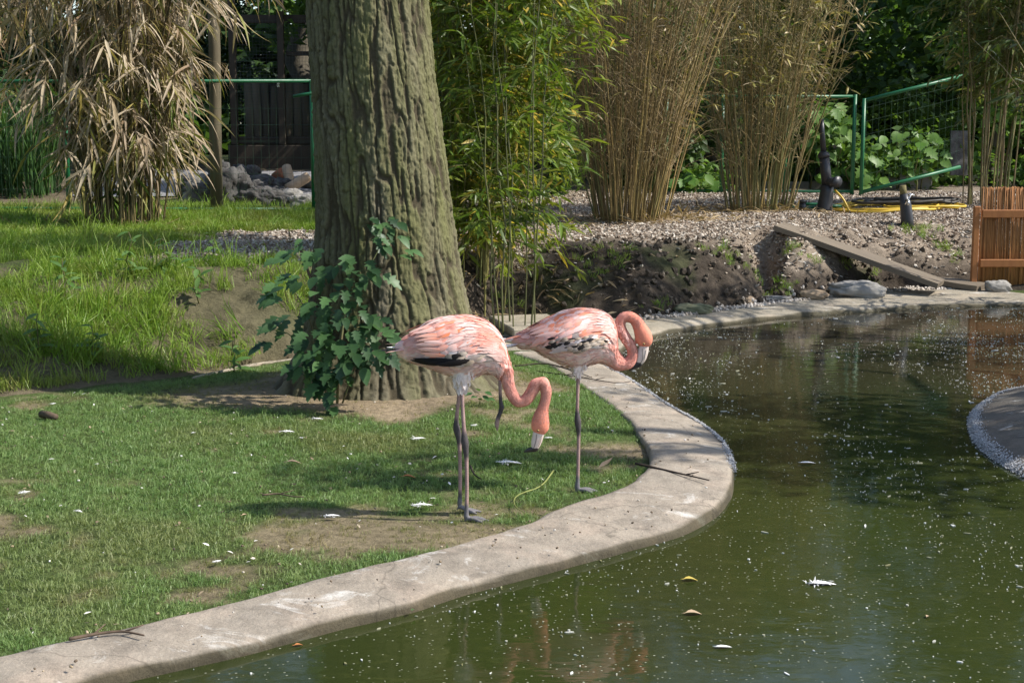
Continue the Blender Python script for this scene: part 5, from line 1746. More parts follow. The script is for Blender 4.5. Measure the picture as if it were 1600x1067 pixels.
for zz_ in np.arange(az + .5, zt, .055):
    nb.tube(np.array([[ax0, AY + .025, zz_], [ax1, AY + .025, zz_]]) - o0, .0022, 3, cap=False)
nb.build('netting', m_net, av, False)['kind'] = 'stuff'
abox('gap_blocking_board', ((ax0 + ax1) / 2, AY + 1.56, az + .75), (ax1 - ax0, .04, 1.5), m_dkwood)  # added dark board so no bright gaps show between the logs
abox('handle', (at_y(436, 133, AY)[0], AY - .095, at_y(436, 133, AY)[2]), (.05, .03, .09), m_metal)

# ------------------------------------------------------------------ tall pale post behind the withered bamboo
pb = on_ground(343, 300, .7); pb[1] = 18.6; pb = at_y(337, 265, 18.6); pb[2] = float(gz(pb[0], pb[1])[0])
q = np.stack([[0, 0, -.1], [.01, 0, 1.0], [.03, 0, 2.0], [.02, .02, 3.2]])
pst = MB().tube(q, [.08, .077, .074, .07], 14).build('wooden_post', m_post, None, True, tuple(pb))
tag(pst, 'thick pale weathered post rising between the withered bamboo and the aviary', 'post')


# ------------------------------------------------------------------ green tube-and-wire fences
def wire_fence(name, label, A, B, h, posts, rails, step=.10, group=None, tops=None, hstep=.2):
    """A, B ground points; wires between posts"""
    A, B = np.asarray(A, float), np.asarray(B, float)
    t = tag(empty(name, tuple(A)), label, 'fence', group)
    L = np.linalg.norm(B - A)
    for f in posts:
        p = (B - A) * f
        MB().tube(np.stack([p + [0, 0, -.1], p + [0, 0, h * .5], p + [0, 0, h + .01]]), .030, 12).build('post', m_green, t)
    for zr, rr in rails:
        MB().tube(np.stack([[0, 0, zr], (B - A) * .5 + [0, 0, zr], (B - A) + [0, 0, zr]]), rr, 10).build('rail', m_green, t)
    wb = MB()
    for s in np.arange(step / 2, L, step):
        p = (B - A) * (s / L)
        wb.tube(np.stack([p + [0, 0, .08], p + [0, 0, h - .04]]), .0014, 3, cap=False)
    for zz_ in np.arange(.1, h, hstep):
        wb.tube(np.stack([[0, 0, zz_], (B - A) + [0, 0, zz_]]), .0014, 3, cap=False)
    wb.build('wire_mesh', m_wire, t, False)['kind'] = 'stuff'
    return t


FY = 18.4
fa = at_y(491, 330, FY); fa[2] = float(gz(fa[0], FY)[0])
h_left = at_y(491, 127, FY)[2] - fa[2]
fb = fa + [-6.2, .3, 0]; fb[2] = fa[2]
fl = wire_fence('wire_fence', 'green tube and wire fence between the big tree and the aviary', fa, fb, h_left, (0, .5, 1.0), ((h_left, .022), (.06, .02)))
# short loose rail end sticking out beside the post
q0, q1 = at_y(458, 151, FY - .1), at_y(494, 145, FY - .1)
MB().tube(np.stack([q0, (q0 + q1) / 2, q1]) - fa, .02, 8).build('rail', m_green, fl)
fc = fa + [2.6, .2, 0]

GY = 22.4
g0 = at_y(1331, 305, GY); g0[2] = float(gz(g0[0], GY)[0])
h_r = at_y(1331, 149, GY)[2] - g0[2]
g1 = at_y(1040, 305, GY + .3); g1[2] = g0[2]
wire_fence('wire_fence', 'green wire fence behind the black pipe, ending at the gate post', g0, g1, h_r, (0, .36, .7, 1.0), ((h_r - .02, .024), (.06, .022)), group=None)
k0 = at_y(1345, 308, GY - .05); k0[2] = g0[2]
k1 = at_y(1500, 266, GY + .2)
wire_fence('garden_gate', 'green wire gate panel rising to the right behind the tap post', k0, k1, h_r - .06, (0,), ((h_r - .08, .028), (.05, .028)))

# low concrete edging behind the fence, in slabs
EY = 24.2
lw = tag(empty('edging_wall', tuple(at_y(1240, 308, EY))), 'low grey concrete edging wall behind the green fence', 'wall')
eo = np.array(lw.location)
for (u0, u1, vt, vb) in ((1195, 1264, 284, 312), (1266, 1330, 283, 311), (1350, 1402, 278, 312), (1404, 1456, 271, 309)):
    a, b_ = at_y(u0, vt, EY), at_y(u1, vt - 1, EY)
    zb = at_y(u0, vb, EY)[2] - .12
    MB().box([(a[0] + b_[0]) / 2 - eo[0], 0, (a[2] + zb) / 2 - eo[2]], (b_[0] - a[0], .09, a[2] - zb), bev=.012).build('slab', m_edging, lw, False)
gb = at_y(1497, 262, 24.0)
bd = MB().box((0, 0, .33), (.28, .04, .72), bev=.006, rot=Matrix.Rotation(R(-8), 3, 'X')).build('grey_board', m_ash, None, False, tuple(gb - [0, 0, .1]))
tag(bd, 'grey flat board leaning behind the green gate, beside the right bamboo', 'board')

# ------------------------------------------------------------------ standpipe, stub, tap post, hoses
pp = on_ground(1289, 331, .65)
pipe = tag(empty('water_pipe', tuple(pp)), 'tall black standpipe with a side outlet, right of the slim brown bamboo', 'pipe')
scale_p = FPX / pp[1]
def lp(u, v_): return np.array([(u - 1289) / scale_p, 0, (331 - v_) / scale_p])
MB().tube(np.stack([lp(1288, 336), lp(1288, 325), lp(1291, 300), lp(1291, 290)]), [.105, .10, .085, .085], 18).build('base_tube', m_pipe, pipe)
MB().tube(np.stack([lp(1291, 291), lp(1288, 268), lp(1285, 246)]), [.068, .066, .066], 18).build('lower_tube', m_pipe, pipe)
MB().tube(np.stack([lp(1285, 247), lp(1284, 242), lp(1284, 238)]), [.075, .075, .05], 18).build('collar', m_pipe, pipe)
MB().tube(np.stack([lp(1284, 240), lp(1281, 210), lp(1279, 188)]), [.038, .034, .030], 14).build('upper_tube', m_pipe, pipe)
MB().tube(np.stack([lp(1290, 286) + [0, 0, 0], lp(1296, 285) + [.0, -.06, .0], lp(1301, 284) + [.01, -.13, 0]]), [.06, .062, .062], 16).build('outlet', m_pipe, pipe)
MB().tube(np.stack([lp(1301, 284) + [.01, -.125, 0], lp(1301.6, 284) + [.012, -.145, 0]]), [.072, .072], 16).build('outlet_cap', m_pipe, pipe)
st_p = on_ground(1254, 331, .65)
stub = tag(empty('pipe_stub', tuple(st_p)), 'short capped black pipe stub low in the mulch, left of the standpipe', 'pipe')
MB().tube(np.array([[0, 0, -.05], [0, 0, .06], [0, 0, .12]]), .042, 14).build('tube', m_pipe, stub)
MB().tube(np.array([[0, 0, .118], [0, 0, .15]]), .054, 14).build('cap', m_pipe, stub)
tp_ = on_ground(1416, 350, .6)
tp = tag(empty('tap_post', tuple(tp_)), 'short black post with a silver water tap, in front of the hose coil', 'tap post')
ts = FPX / tp_[1]
def lt(u, v_, d=0): return np.array([(u - 1416) / ts, d, (350 - v_) / ts])
MB().tube(np.stack([lt(1418, 356), lt(1417, 340), lt(1414, 318), lt(1410, 300)]), [.075, .072, .066, .046], 16).build('sleeve', m_pipe, tp)
MB().tube(np.stack([lt(1411, 304), lt(1409, 295), lt(1408, 287)]), [.04, .04, .039], 14).build('stake', m_stake, tp)
tap = MB().tube(np.stack([lt(1412, 309, -.04), lt(1413, 309, -.10), lt(1414, 311, -.13), lt(1413, 317, -.14)]), [.012, .013, .012, .011], 10)
tap.build('tap', m_metal, tp)
MB().tube(np.stack([lt(1410, 316, -.09), lt(1419, 300, -.09)]), .008, 8).tube(np.stack([lt(1414, 299, -.09), lt(1424, 302, -.09)]), .009, 8).build('tap_handle', m_metal, tp)

hp_ = on_ground(1385, 331, .65)
rh = np.random.default_rng(80)


def coil(name, label, cx, cy, rx, ry, turns, rad, mat, lift, seed, tail=None):
    r = np.random.default_rng(seed)
    n = int(turns * 26)
    a = np.linspace(0, turns * 2 * np.pi, n) + .4
    k = 1 + .26 * vnoise(a * .3, a * 0, s=seed) + .05 * np.sin(a * 1.7)
    p = np.stack([cx + rx * k * np.cos(a), cy + ry * k * np.sin(a), np.zeros(n)], 1)
    p[:, 2] = gz(p[:, 0], p[:, 1]) + rad + lift + np.linspace(0, rad * 2.5, n) + .012 * vnoise(a * 2, a * 0, s=seed + 1)
    if tail is not None: p = np.concatenate([np.array(tail), p])
    return tag(MB().tube(p - p[0], rad, 7).build(name, mat, None, True, tuple(p[0])), label, 'hose')


start = pp + lp(1300, 296) + [0, -.1, 0]
tail = catmull(np.array([start, start + [.1, -.08, -.12], start + [.2, -.12, -.30], [*(start[:2] + [.34, -.1]), float(gz(start[0] + .34, start[1] - .1)[0]) + .02]]), 12)[:-1]
coil('garden_hose', 'yellow garden hose coiled on the mulch, running from the standpipe outlet', hp_[0] + .05, hp_[1] + .2, .62, .5, 6.4, .0145, m_yel, 0, 81, tail)
coil('garden_hose', 'dark muddy hose lying over the yellow hose coil', hp_[0] + .35, hp_[1] + .35, .55, .28, 3.3, .017, m_dkhose, .06, 83)
coil('garden_hose', 'second dull yellow hose loop nearest the tap post, on the coil edge', hp_[0] + .5, hp_[1] + .1, .42, .24, 2.3, .016, m_yel, .02, 85)
coil('garden_hose', 'thin green hose trailing from the pipe stub towards the standpipe', st_p[0] + .1, st_p[1] + .3, .45, .12, 1.2, .02, m_green, 0, 87)

# ------------------------------------------------------------------ reed fence panel
RY = 15.85
rp = at_y(1521, 440, RY); rp[2] = 0.0
reedf = tag(empty('reed_fence', tuple(rp)), 'orange-brown reed fence panel on wooden rails at the right edge', 'fence')
sc = FPX / RY
MB().box((0, 0, .42), (.062, .06, .96), bev=.006).build('post', m_redwood, reedf, False)
MB().box((1.95, 0, .42), (.062, .06, .96), bev=.006).build('post', m_redwood, reedf, False)
for v_ in (334, 411):
    z_ = at_y(1521, v_, RY)[2]
    MB().box((.99, -.03, z_), (1.88, .03, .085), bev=.006).build('rail', m_redwood, reedf, False)
r = np.random.default_rng(90)
topz = at_y(1560, 296, RY)[2]
rb_ = MB()
nreed = 300
m_reed1 = simple_mat('reed_stalk', (.42, .20, .075), (.27, .12, .045), .7, 18, .3, 60, False, .25, (1, 1, .15), vary=.35)
stalks = []
for k in range(6):
    h = (topz + .02) * (.992 + .003 * k)
    V_, F_ = tube_vf(np.stack([[0, 0, 0], [.003 * r.normal(), .002, h / 2], [.004 * r.normal(), 0, h]]), [.0066, .0062, .0052], 6)
    stalks.append(make_mesh('reed', V_, F_, m_reed1))
for k in range(nreed):
    o = link('reed', stalks[int(r.integers(6))], reedf, (.055 + 1.86 * k / nreed, .012 + .009 * (k % 2) + .004 * r.normal(), .0 + .004 * r.normal()))
    o.rotation_euler = (0, .006 * r.normal(), r.uniform(0, 6.28))

# ------------------------------------------------------------------ gangplank
def plank(label, A, B, width, th, tilt=0.0, seed=0):
    A, B = np.asarray(A, float), np.asarray(B, float)
    L = np.linalg.norm(B - A)
    M = basis((B - A)[None], np.array([[0, 0, 1.0]]))[0]
    r = np.random.default_rng(seed)
    nx_, ny_ = 40, 7
    gx_, gy_ = np.meshgrid(np.linspace(-L / 2, L / 2, nx_), np.linspace(-width / 2, width / 2, ny_))
    gx_ = gx_.ravel(); gy_ = gy_.ravel()
    gy2 = gy_ + .006 * vnoise(gx_ * 4, gy_ * 0, s=seed) * np.sign(gy_)
    zt_ = th / 2 + .004 * fbm(gx_ * 3, gy_ * 30, s=seed + 1, o=3)
    V = np.concatenate([np.stack([gx_, gy2, zt_], 1), np.stack([gx_, gy2, zt_ * 0 - th / 2], 1)])
    n = nx_ * ny_
    a = np.arange(ny_ - 1)[:, None] * nx_ + np.arange(nx_ - 1)[None]
    q = np.stack([a, a + 1, a + nx_ + 1, a + nx_], -1).reshape(-1, 4)
    bnd = np.concatenate([np.arange(nx_), np.arange(1, ny_) * nx_ + nx_ - 1, np.arange(nx_ - 2, -1, -1) + (ny_ - 1) * nx_, np.arange(ny_ - 2, 0, -1) * nx_])
    side = np.stack([bnd, bnd + n, np.roll(bnd, -1) + n, np.roll(bnd, -1)], 1)
    o = link('plank', make_mesh('plank', V, [q, q[:, ::-1] + n, side], m_plank, False))
    mid = (A + B) / 2
    o.matrix_world = Matrix([[*M[k], mid[k]] for k in range(3)] + [[0, 0, 0, 1]])
    return tag(o, label, 'plank')


pa = on_ground(1217, 368, .62); pa[2] += .075
pb_ = at_z(1470, 444, .12)
plank('long grey plank sloping from the mulch bank down to the far pond rim', pa, pb_, .46, .055, seed=3)
plank('shorter lower plank continuing the gangway to the reed fence', at_z(1395, 428, .13) + [0, .12, 0], at_z(1540, 450, .05) + [0, .06, 0], .34, .055, seed=5)

# ------------------------------------------------------------------ stones along the far rim
def rock_at(u, v_, wpx, hpx, mat, label, seed, z0=.03, deep=.6, **kw):
    p = at_z(u, v_, z0); s = FPX / p[1]
    return rock('stone', p + [0, .05, hpx / s * .28], (wpx / s, wpx / s * deep, hpx / s * 1.15), mat, label, seed, **kw)


rock_at(1155, 474, 50, 15, m_stone2, 'flat tan stone at the foot of the dark bank behind the coiled-neck flamingo', 1)
rock_at(1086, 488, 58, 15, m_stone3, 'greenish angular stone lying nearest the coiled-neck flamingo on the far rim', 2)
rock_at(1338, 462, 92, 26, m_stone, 'biggest grey boulder, lying under the long plank', 3)
rock_at(1272, 466, 46, 14, m_stone2, 'brown stone between the gully and the big grey boulder', 4)
rock_at(1216, 469, 44, 7, m_stone, 'thin flat grey slab of stone left of the gully mouth', 5)
rock_at(1562, 455, 40, 18, m_stone, 'small pale grey stone at the foot of the reed fence', 6)
rock_at(1185, 360, 10, 8, m_stone, 'lone pale pebble-like stone on top of the bank', 7, z0=.62)
for k_ in range(0):
    pass

# ------------------------------------------------------------------ stump, logs and rubble left of the tree
def on_g(u, v_): return on_ground(u, v_, .7)


c0 = on_g(360, 322)
sv = []
stump = tag(empty('tree_stump', tuple(c0)), 'large ashen grey uprooted stump beside the withered bamboo', 'stump')
r = np.random.default_rng(95)
lump = [((0, 0, .22), (.62, .5, .62)), ((.28, -.05, .16), (.5, .42, .42)), ((.55, -.1, .10), (.5, .36, .30)), ((-.16, .05, .34), (.36, .36, .5)), ((.75, -.15, .05), (.42, .3, .2)), ((-.3, .0, .1), (.4, .4, .4))]
for k, (c, s) in enumerate(lump):
    rk = rock('lump', c, s, m_ash, None, 30 + k, None, None, r.uniform(0, 3), .5)
    rk.name = 'root_lump'; rk.parent = stump
    for kk in ('label', 'category'): 
        if kk in rk: del rk[kk]
for k in range(7):
    a = np.array([.1 + .09 * k, -.15, .35 - .04 * k]); b_ = a + [r.uniform(.1, .4), -.1 + .1 * r.normal(), r.uniform(-.25, .02)]
    MB().tube(limb_path(a, b_, 6, .1, k), np.linspace(.05, .018, 6), 7).build('root', m_ash, stump)


def log_at(u, v_, length, rad, yaw, pitch, label, seed, mat=m_plainbark, end=m_wood_end):
    p = on_g(u, v_)
    t = tag(empty('log', tuple(p)), label, 'log')
    d = np.array([math.cos(yaw) * math.cos(pitch), math.sin(yaw) * math.cos(pitch), math.sin(pitch)])
    c = np.array([0, 0, rad * .8 + abs(math.sin(pitch)) * length / 2])
    q = np.stack([c - d * length / 2, c - d * length * .2, c + d * length * .2, c + d * length / 2])
    MB().tube(q, np.array([1, .95, .97, .93]) * rad, 14).build('bark', mat, t)
    for sg in (-1, 1):
        e = c + sg * d * (length / 2 + .0)
        MB().tube(np.stack([e, e + sg * d * .004]), [rad * .92, rad * .9], 14).build('cut_end', end, t)
    return t


log_at(436, 284, .22, .085, 1.3, .3, 'short reddish log chunk on top of the rubble behind the grey stump', 1, m_redlog, m_redlog)
log_at(452, 300, .38, .075, 2.0, .9, 'upright pale split log leaning in the rubble', 2, m_wood_end)
log_at(466, 304, .36, .08, .5, .5, 'pale cut log leaning to the right beside the green fence post', 3, m_wood_end)
log_at(478, 296, .34, .06, 2.5, .1, 'small log lying at the fence post foot', 4)
ash_px = [(318, 318, 60, 46), (395, 322, 70, 34), (430, 318, 56, 30), (455, 318, 48, 26), (412, 300, 50, 30), (300, 310, 50, 40), (470, 322, 40, 22), (440, 302, 40, 26), (385, 290, 46, 34)]
names = ['large grey rock at the left end of the rubble heap', 'rough grey rock in front of the ashen stump', 'jagged grey rock at the middle of the rubble heap', 'small grey rock right of the heap middle', 'grey rock wedged on top of the rubble heap',
         'dark rock half hidden behind the hanging straw-coloured leaves', 'smallest grey rock next to the fence rail', 'grey rock under the reddish log chunk', 'tall grey rock behind the stump roots']
for k, (u, v_, wpx, hpx) in enumerate(ash_px):
    p = on_g(u, v_); s = FPX / p[1]
    rock('stone', p + [0, 0, hpx / s * .3], (wpx / s, wpx / s * .8, hpx / s * 1.1), m_ash if k % 3 else m_stone, names[k], 50 + k, 'rubble heap left of the tree', amp=.45)

# slab of the concrete channel at the foot of the bank (seen between the flamingos)
sl = at_z(830, 508, .05)
sb = MB().box((0, 0, 0), (.55, .9, .07), bev=.012, rot=Matrix.Rotation(R(14), 3, 'Z')).build('concrete_slab', m_conc2, None, False, tuple(sl))
tag(sb, 'grey concrete slab lying behind the tail of the coiled-neck flamingo', 'slab')
# ================================================================== GROUND COVER (nobody could count it)
r = np.random.default_rng(200)
m_grass = leaf_mat('lawn_grass', (.12, .225, .06), (.23, .335, .115), .45, .3, vary=.2, inst_attr='dry', c3=(.27, .215, .10))
m_meadow = leaf_mat('meadow_grass', (.13, .26, .02), (.24, .36, .05), .45, .35, vary=.2, inst_attr='dry', c3=(.26, .22, .09))


def tuft(name, n, h0, h1, spread, wd, lean, mat, seed):
    r = np.random.default_rng(seed)
    V, F, T = [], [], []
    for k in range(n):
        a = r.uniform(0, 2 * np.pi); q = spread * math.sqrt(r.random())
        b = np.array([q * math.cos(a), q * math.sin(a), 0])
        a2 = r.uniform(0, 2 * np.pi); ln = lean * r.uniform(.4, 1.4)
        d = np.array([math.cos(a2), math.sin(a2), 0]) * ln
        s = np.array([-math.sin(a2 + .6), math.cos(a2 + .6), 0]) * wd / 2
        h = r.uniform(h0, h1)
        i = len(V)
        V += [b - s, b + s, b + d * h * .4 + [0, 0, h * .62] + s * .8, b + d * h * .4 + [0, 0, h * .62] - s * .8, b + d * h + [0, 0, h * (1 - .3 * ln)]]
        F.append((i, i + 1, i + 2, i + 3)); T.append((i + 3, i + 2, i + 4))
    return make_mesh(name, np.array(V), [np.array(F), np.array(T)], mat, False)


short = [tuft('tuft', 15, .018, .042, .032, .0032, .9, m_grass, k) for k in range(5)] + [tuft('tuft', 10, .03, .06, .03, .003, .8, m_grass, 9)]
n = 76000
px_ = r.uniform(-5.0, 1.7, n); py_ = r.uniform(4.2, 12.2, n)
ok = in_poly(px_, py_, lawn_poly)
px_, py_ = px_[ok], py_[ok]
bare_ = lawn_bare(px_, py_)
patch = fbm(px_ * 2.6, py_ * 2.6, s=301, o=3)
keep = r.random(len(px_)) > bare_ * .85 + .1 * (patch > .2)
px_, py_, bare_, patch = px_[keep], py_[keep], bare_[keep], patch[keep]
# keep off the trunk
dt = np.hypot(px_ + .8, py_ - 9.8)
keep = dt > .74
px_, py_, bare_, patch = px_[keep], py_[keep], bare_[keep], patch[keep]
n = len(px_)
dry = np.clip(bare_ * .8 + .42 * sstep(.0, .5, fbm(px_ * 1.1, py_ * 1.1, s=303, o=3)) * sstep(-3.2, -1, px_) + .16 * r.random(n), 0, .95)
rot = np.stack([.25 * r.normal(size=n), .25 * r.normal(size=n), r.uniform(0, 6.28, n)], 1)
g = geo_scatter('lawn_grass', np.stack([px_, py_, gz(px_, py_) - .004], 1), rot, r.uniform(.5, 1.0, n) * (1 - .35 * bare_) * (1 + .25 * patch), r.integers(6, size=n), short, {'dry': dry})
tag(g, kind='stuff')

# rougher grass on the left bank and the plateau
rough = [tuft('tuft', 16, .05, .14, .06, .0055, .75, m_meadow, 20 + k) for k in range(4)] + [tuft('tuft', 12, .14, .32, .06, .006, .6, m_meadow, 30 + k) for k in range(3)]
n = 36000
px_ = r.uniform(-7.5, -.9, n); py_ = r.uniform(9.2, 19.5, n)
by_, ty_ = base_y(px_), top_y(px_)
mm = mulch_mask(px_, py_)
pt = fbm(px_ * 1.7, py_ * 1.7, s=311, o=4)
bankness = (py_ > by_ + .12) & (py_ < ty_ - .02)
dens = np.where(bankness, sstep(-.42, .12, pt) * .92, sstep(-.35, .0, pt + .1)) * (py_ > by_ + .05) * (1 - mm)
lip = np.exp(-((py_ - ty_ + .15) / .16) ** 2) * sstep(-.2, .15, fbm(px_ * 1.2, py_ * .2, s=317, o=2))
dens = dens * (1 - .9 * lip)
for (su, sv_, sr, sy) in ((110, 450, .42, .2), (215, 445, .36, .17), (290, 558, .28, .28), (420, 545, .24, .3), (215, 592, .3, .15), (395, 450, .3, .16), (30, 500, .25, .2), (340, 505, .18, .2)):
    sp_ = on_ground(su, sv_, .3)
    dens = dens * (1 - .92 * np.exp(-(((px_ - sp_[0]) / sr) ** 2 + ((py_ - sp_[1]) / sy) ** 2) ** 1.5))
keep = r.random(n) < dens
px_, py_, bankness = px_[keep], py_[keep], bankness[keep]
n = len(px_)
longer = (r.random(n) < np.where(bankness, .24, .02))
idx = np.where(longer, 4 + r.integers(3, size=n), r.integers(4, size=n))
dry = np.clip(.25 * r.random(n) + .45 * (r.random(n) < .12) + .3 * sstep(.1, .5, fbm(px_ * 2, py_ * 2, s=313, o=2)), 0, .9)
rot = np.stack([.3 * r.normal(size=n) + .25 * bankness, .3 * r.normal(size=n), r.uniform(0, 6.28, n)], 1)
g = geo_scatter('bank_grass', np.stack([px_, py_, gz(px_, py_) - .01], 1), rot, r.uniform(.6, 1.25, n), idx, rough, {'dry': dry})
tag(g, kind='stuff')

# leafy weeds one can tell from the grass
m_weed = leaf_mat('weed_leaf', (.07, .15, .03), (.12, .21, .06), .5, .3, vary=.12)
wl = blade_vf(.36, .04, .3, (.15, .8, 1.0, .75, 0))
weed_mesh = make_mesh('leaf', wl[0], wl[1], m_weed)


def weed(u, v_, h, nl, L, seed, lab):
    rr = np.random.default_rng(seed)
    p = on_ground(u, v_, .3); p[1] -= .03
    t = tag(empty('weed_plant', tuple(p)), lab, 'weed', 'leafy weeds on the left bank')
    st_ = limb_path((0, 0, -.02), (.03 * rr.normal(), -.04, h), 6, 0, seed)
    MB().tube(st_, np.linspace(.006, .003, 6), 5).build('stem', m_stem, t)
    for k in range(nl):
        f = .25 + .75 * k / max(nl - 1, 1); q = st_[min(5, int(f * 5))]
        a = k * 2.4 + rr.normal() * .3
        M = basis(np.array([[math.cos(a), math.sin(a), .1 + .4 * rr.normal()]]), np.array([[.3 * rr.normal(), -.3, 1.0]]))[0]
        s_ = L * rr.uniform(.75, 1.15) * (1.15 - .4 * f)
        o = link('leaf', weed_mesh, t)
        o.matrix_local = Matrix([[*(M[i] * s_), q[i]] for i in range(3)] + [[0, 0, 0, 1]])


WEEDS = [(105, 470, .30, 'leafy weed below the bare soil patch at the left of the bank'), (205, 480, .38, 'tallest leafy weed in the middle of the grassy bank'), (312, 445, .34, 'leafy weed under the gravel edge, halfway between withered bamboo and tree'),
         (335, 465, .26, 'shorter leafy weed right beside the one under the gravel edge'), (262, 492, .26, 'leafy weed lower on the bank between two grass tufts'), (60, 545, .28, 'leafy weed near the bank foot at the far left'), (365, 520, .24, 'small leafy weed on the bank nearest the broad-leaved plant'), (150, 555, .22, 'low leafy weed at the bank foot above the wood piece')]
for k, (u, v_, h, lab) in enumerate(WEEDS):
    weed(u, v_, h, 13, .13, 700 + k, lab)

# tufts and weeds on the dark bank
n = 2600
px_ = r.uniform(-.2, 5.0, n); py_ = r.uniform(13.2, 17.5, n)
by_, ty_ = base_y(px_), top_y(px_)
t_ = (py_ - by_) / np.maximum(ty_ - by_, .35)
keep = (t_ > .05) & (t_ < .8) & (fbm(px_ * 2.2, py_ * 2.2, s=321, o=3) > .12)
px_, py_ = px_[keep], py_[keep]; n = len(px_)
rot = np.stack([.4 + .3 * r.normal(size=n), .3 * r.normal(size=n), r.uniform(0, 6.28, n)], 1)
g = geo_scatter('bank_weeds', np.stack([px_, py_ - .05, gz(px_, py_)], 1), rot, r.uniform(.4, .9, n), r.integers(4, size=n), rough, {'dry': .4 * r.random(n)})
tag(g, kind='stuff')

# clods of dark earth on the bank face
m_clod = simple_mat('dark_clod', (.10, .078, .057), (.06, .047, .035), .95, 30, .5, 60, vary=.35)
def clod(seed):
    r = np.random.default_rng(seed)
    V, F = box_vf((.06, .05, .04), .016)
    return make_mesh('clod', V * (1 + .22 * r.normal(size=V.shape)), F, m_clod, False)
clods = [clod(k) for k in range(5)]
n = 3200
px_ = r.uniform(-.6, 4.6, n); py_ = r.uniform(13.2, 17.2, n)
by_, ty_ = base_y(px_), top_y(px_)
t_ = (py_ - by_) / np.maximum(ty_ - by_, .35)
keep = (t_ > 0) & (t_ < 1.1) & (r.random(n) > .8 * mulch_mask(px_, py_))
px_, py_ = px_[keep], py_[keep]; n = len(px_)
g = geo_scatter('earth_clods', np.stack([px_, py_ - .04, gz(px_, py_)], 1), r.uniform(0, 6.28, (n, 3)), r.uniform(.2, 1.0, n) ** 2.2 * 1.3, r.integers(5, size=n), clods)
tag(g, kind='stuff')

# wood chips and gravel
m_chip, nt, b, out = new_mat('wood_chip')
oi = N_(nt, 'ShaderNodeObjectInfo')
nt.links.new(ramp(nt, oi.outputs['Random'], [(0, (.12, .085, .06)), (.35, (.26, .20, .15)), (.75, (.42, .36, .29)), (1, (.58, .53, .46))]), b.inputs['Base Color'])
b.inputs['Roughness'].default_value = .85; b.inputs['Specular IOR Level'].default_value = .2
def chip(seed, lx, ly, lz):
    r = np.random.default_rng(seed)
    V, F = box_vf((lx, ly, lz))
    return make_mesh('chip', V + r.normal(size=V.shape) * [lx * .12, ly * .18, lz * .2], F, m_chip, False)
chips_ = [chip(k, .036, .016, .007) for k in range(3)] + [chip(5, .026, .022, .011), chip(6, .055, .014, .006), chip(7, .02, .017, .012)]
n = 86000
px_ = np.concatenate([r.uniform(-1.2, 7.5, 72000), r.uniform(-3.8, -.6, 14000)]); py_ = np.concatenate([r.uniform(13.4, 23, 72000), r.uniform(11.8, 17, 14000)])
keep = r.random(n) < mulch_mask(px_, py_) * np.where(px_ < -.6, 1, np.clip(1.25 - (py_ - 15) / 12, .4, 1)) + .07 * ((py_ > base_y(px_) + .1) & (px_ > -.5))
px_, py_ = px_[keep], py_[keep]; n = len(px_)
rot = np.stack([.45 * r.normal(size=n), .45 * r.normal(size=n), r.uniform(0, 6.28, n)], 1)
g = geo_scatter('bark_mulch', np.stack([px_, py_, gz(px_, py_) + .006], 1), rot, r.uniform(.6, 1.5, n), r.integers(6, size=n), chips_)
tag(g, kind='stuff')
# dry leaves dropped round the bamboos
m_drop = leaf_mat('dropped_leaf', (.40, .30, .17), (.22, .15, .08), .6, .15, vary=.2)
dl = blade_vf(.16, .03, .2, (.1, 1, .8, 0))
drop = [make_mesh('dropped_leaf', dl[0] * .13, dl[1], m_drop), make_mesh('dropped_leaf', dl[0] * [.18, .12, .1], dl[1], m_drop)]
ctrs = [(b_b, .6, 900), (b_c, .6, 700), (b_l, .7, 500), (b_g, .8, 500)]
P = np.concatenate([np.asarray(c)[None, :2] + r.normal(size=(k, 2)) * s_ * [1, .6] for c, s_, k in ctrs]); n = len(P)
g = geo_scatter('dropped_bamboo_leaves', np.stack([P[:, 0], P[:, 1], gz(P[:, 0], P[:, 1]) + .03], 1), np.stack([.4 * r.normal(size=n), .4 * r.normal(size=n), r.uniform(0, 6.28, n)], 1), r.uniform(.6, 1.4, n), r.integers(2, size=n), drop)
tag(g, kind='stuff')
# pebbles along the foot of the bank by the far rim
m_peb, nt, b, out = new_mat('pebbles')
oi = N_(nt, 'ShaderNodeObjectInfo')
nt.links.new(ramp(nt, oi.outputs['Random'], [(0, (.18, .15, .12)), (.5, (.36, .31, .26)), (1, (.55, .50, .44))]), b.inputs['Base Color'])
b.inputs['Roughness'].default_value = .8
def pebble(seed):
    r = np.random.default_rng(seed)
    V, F = box_vf((.036, .03, .022), .010)
    return make_mesh('pebble', V * (1 + .15 * r.normal(size=V.shape)), F, m_peb, True)
peb = [pebble(k) for k in range(4)]
n = 1500
f = r.random(n) ** .8
kk = np.clip((np.interp(f, [0, 1], [.34, .72]) * 199).astype(int), 0, 198)
P = far_in[kk] + np.stack([.02 * r.normal(size=n), np.abs(r.normal(size=n)) * .10 - .02, np.zeros(n)], 1)
P[:, 2] = np.maximum(gz(P[:, 0], P[:, 1]), 0.0) + .02
g = geo_scatter('pebbles', P, r.uniform(0, 6.28, (n, 3)), r.uniform(.5, 1.5, n), r.integers(4, size=n), peb)
tag(g, kind='stuff')

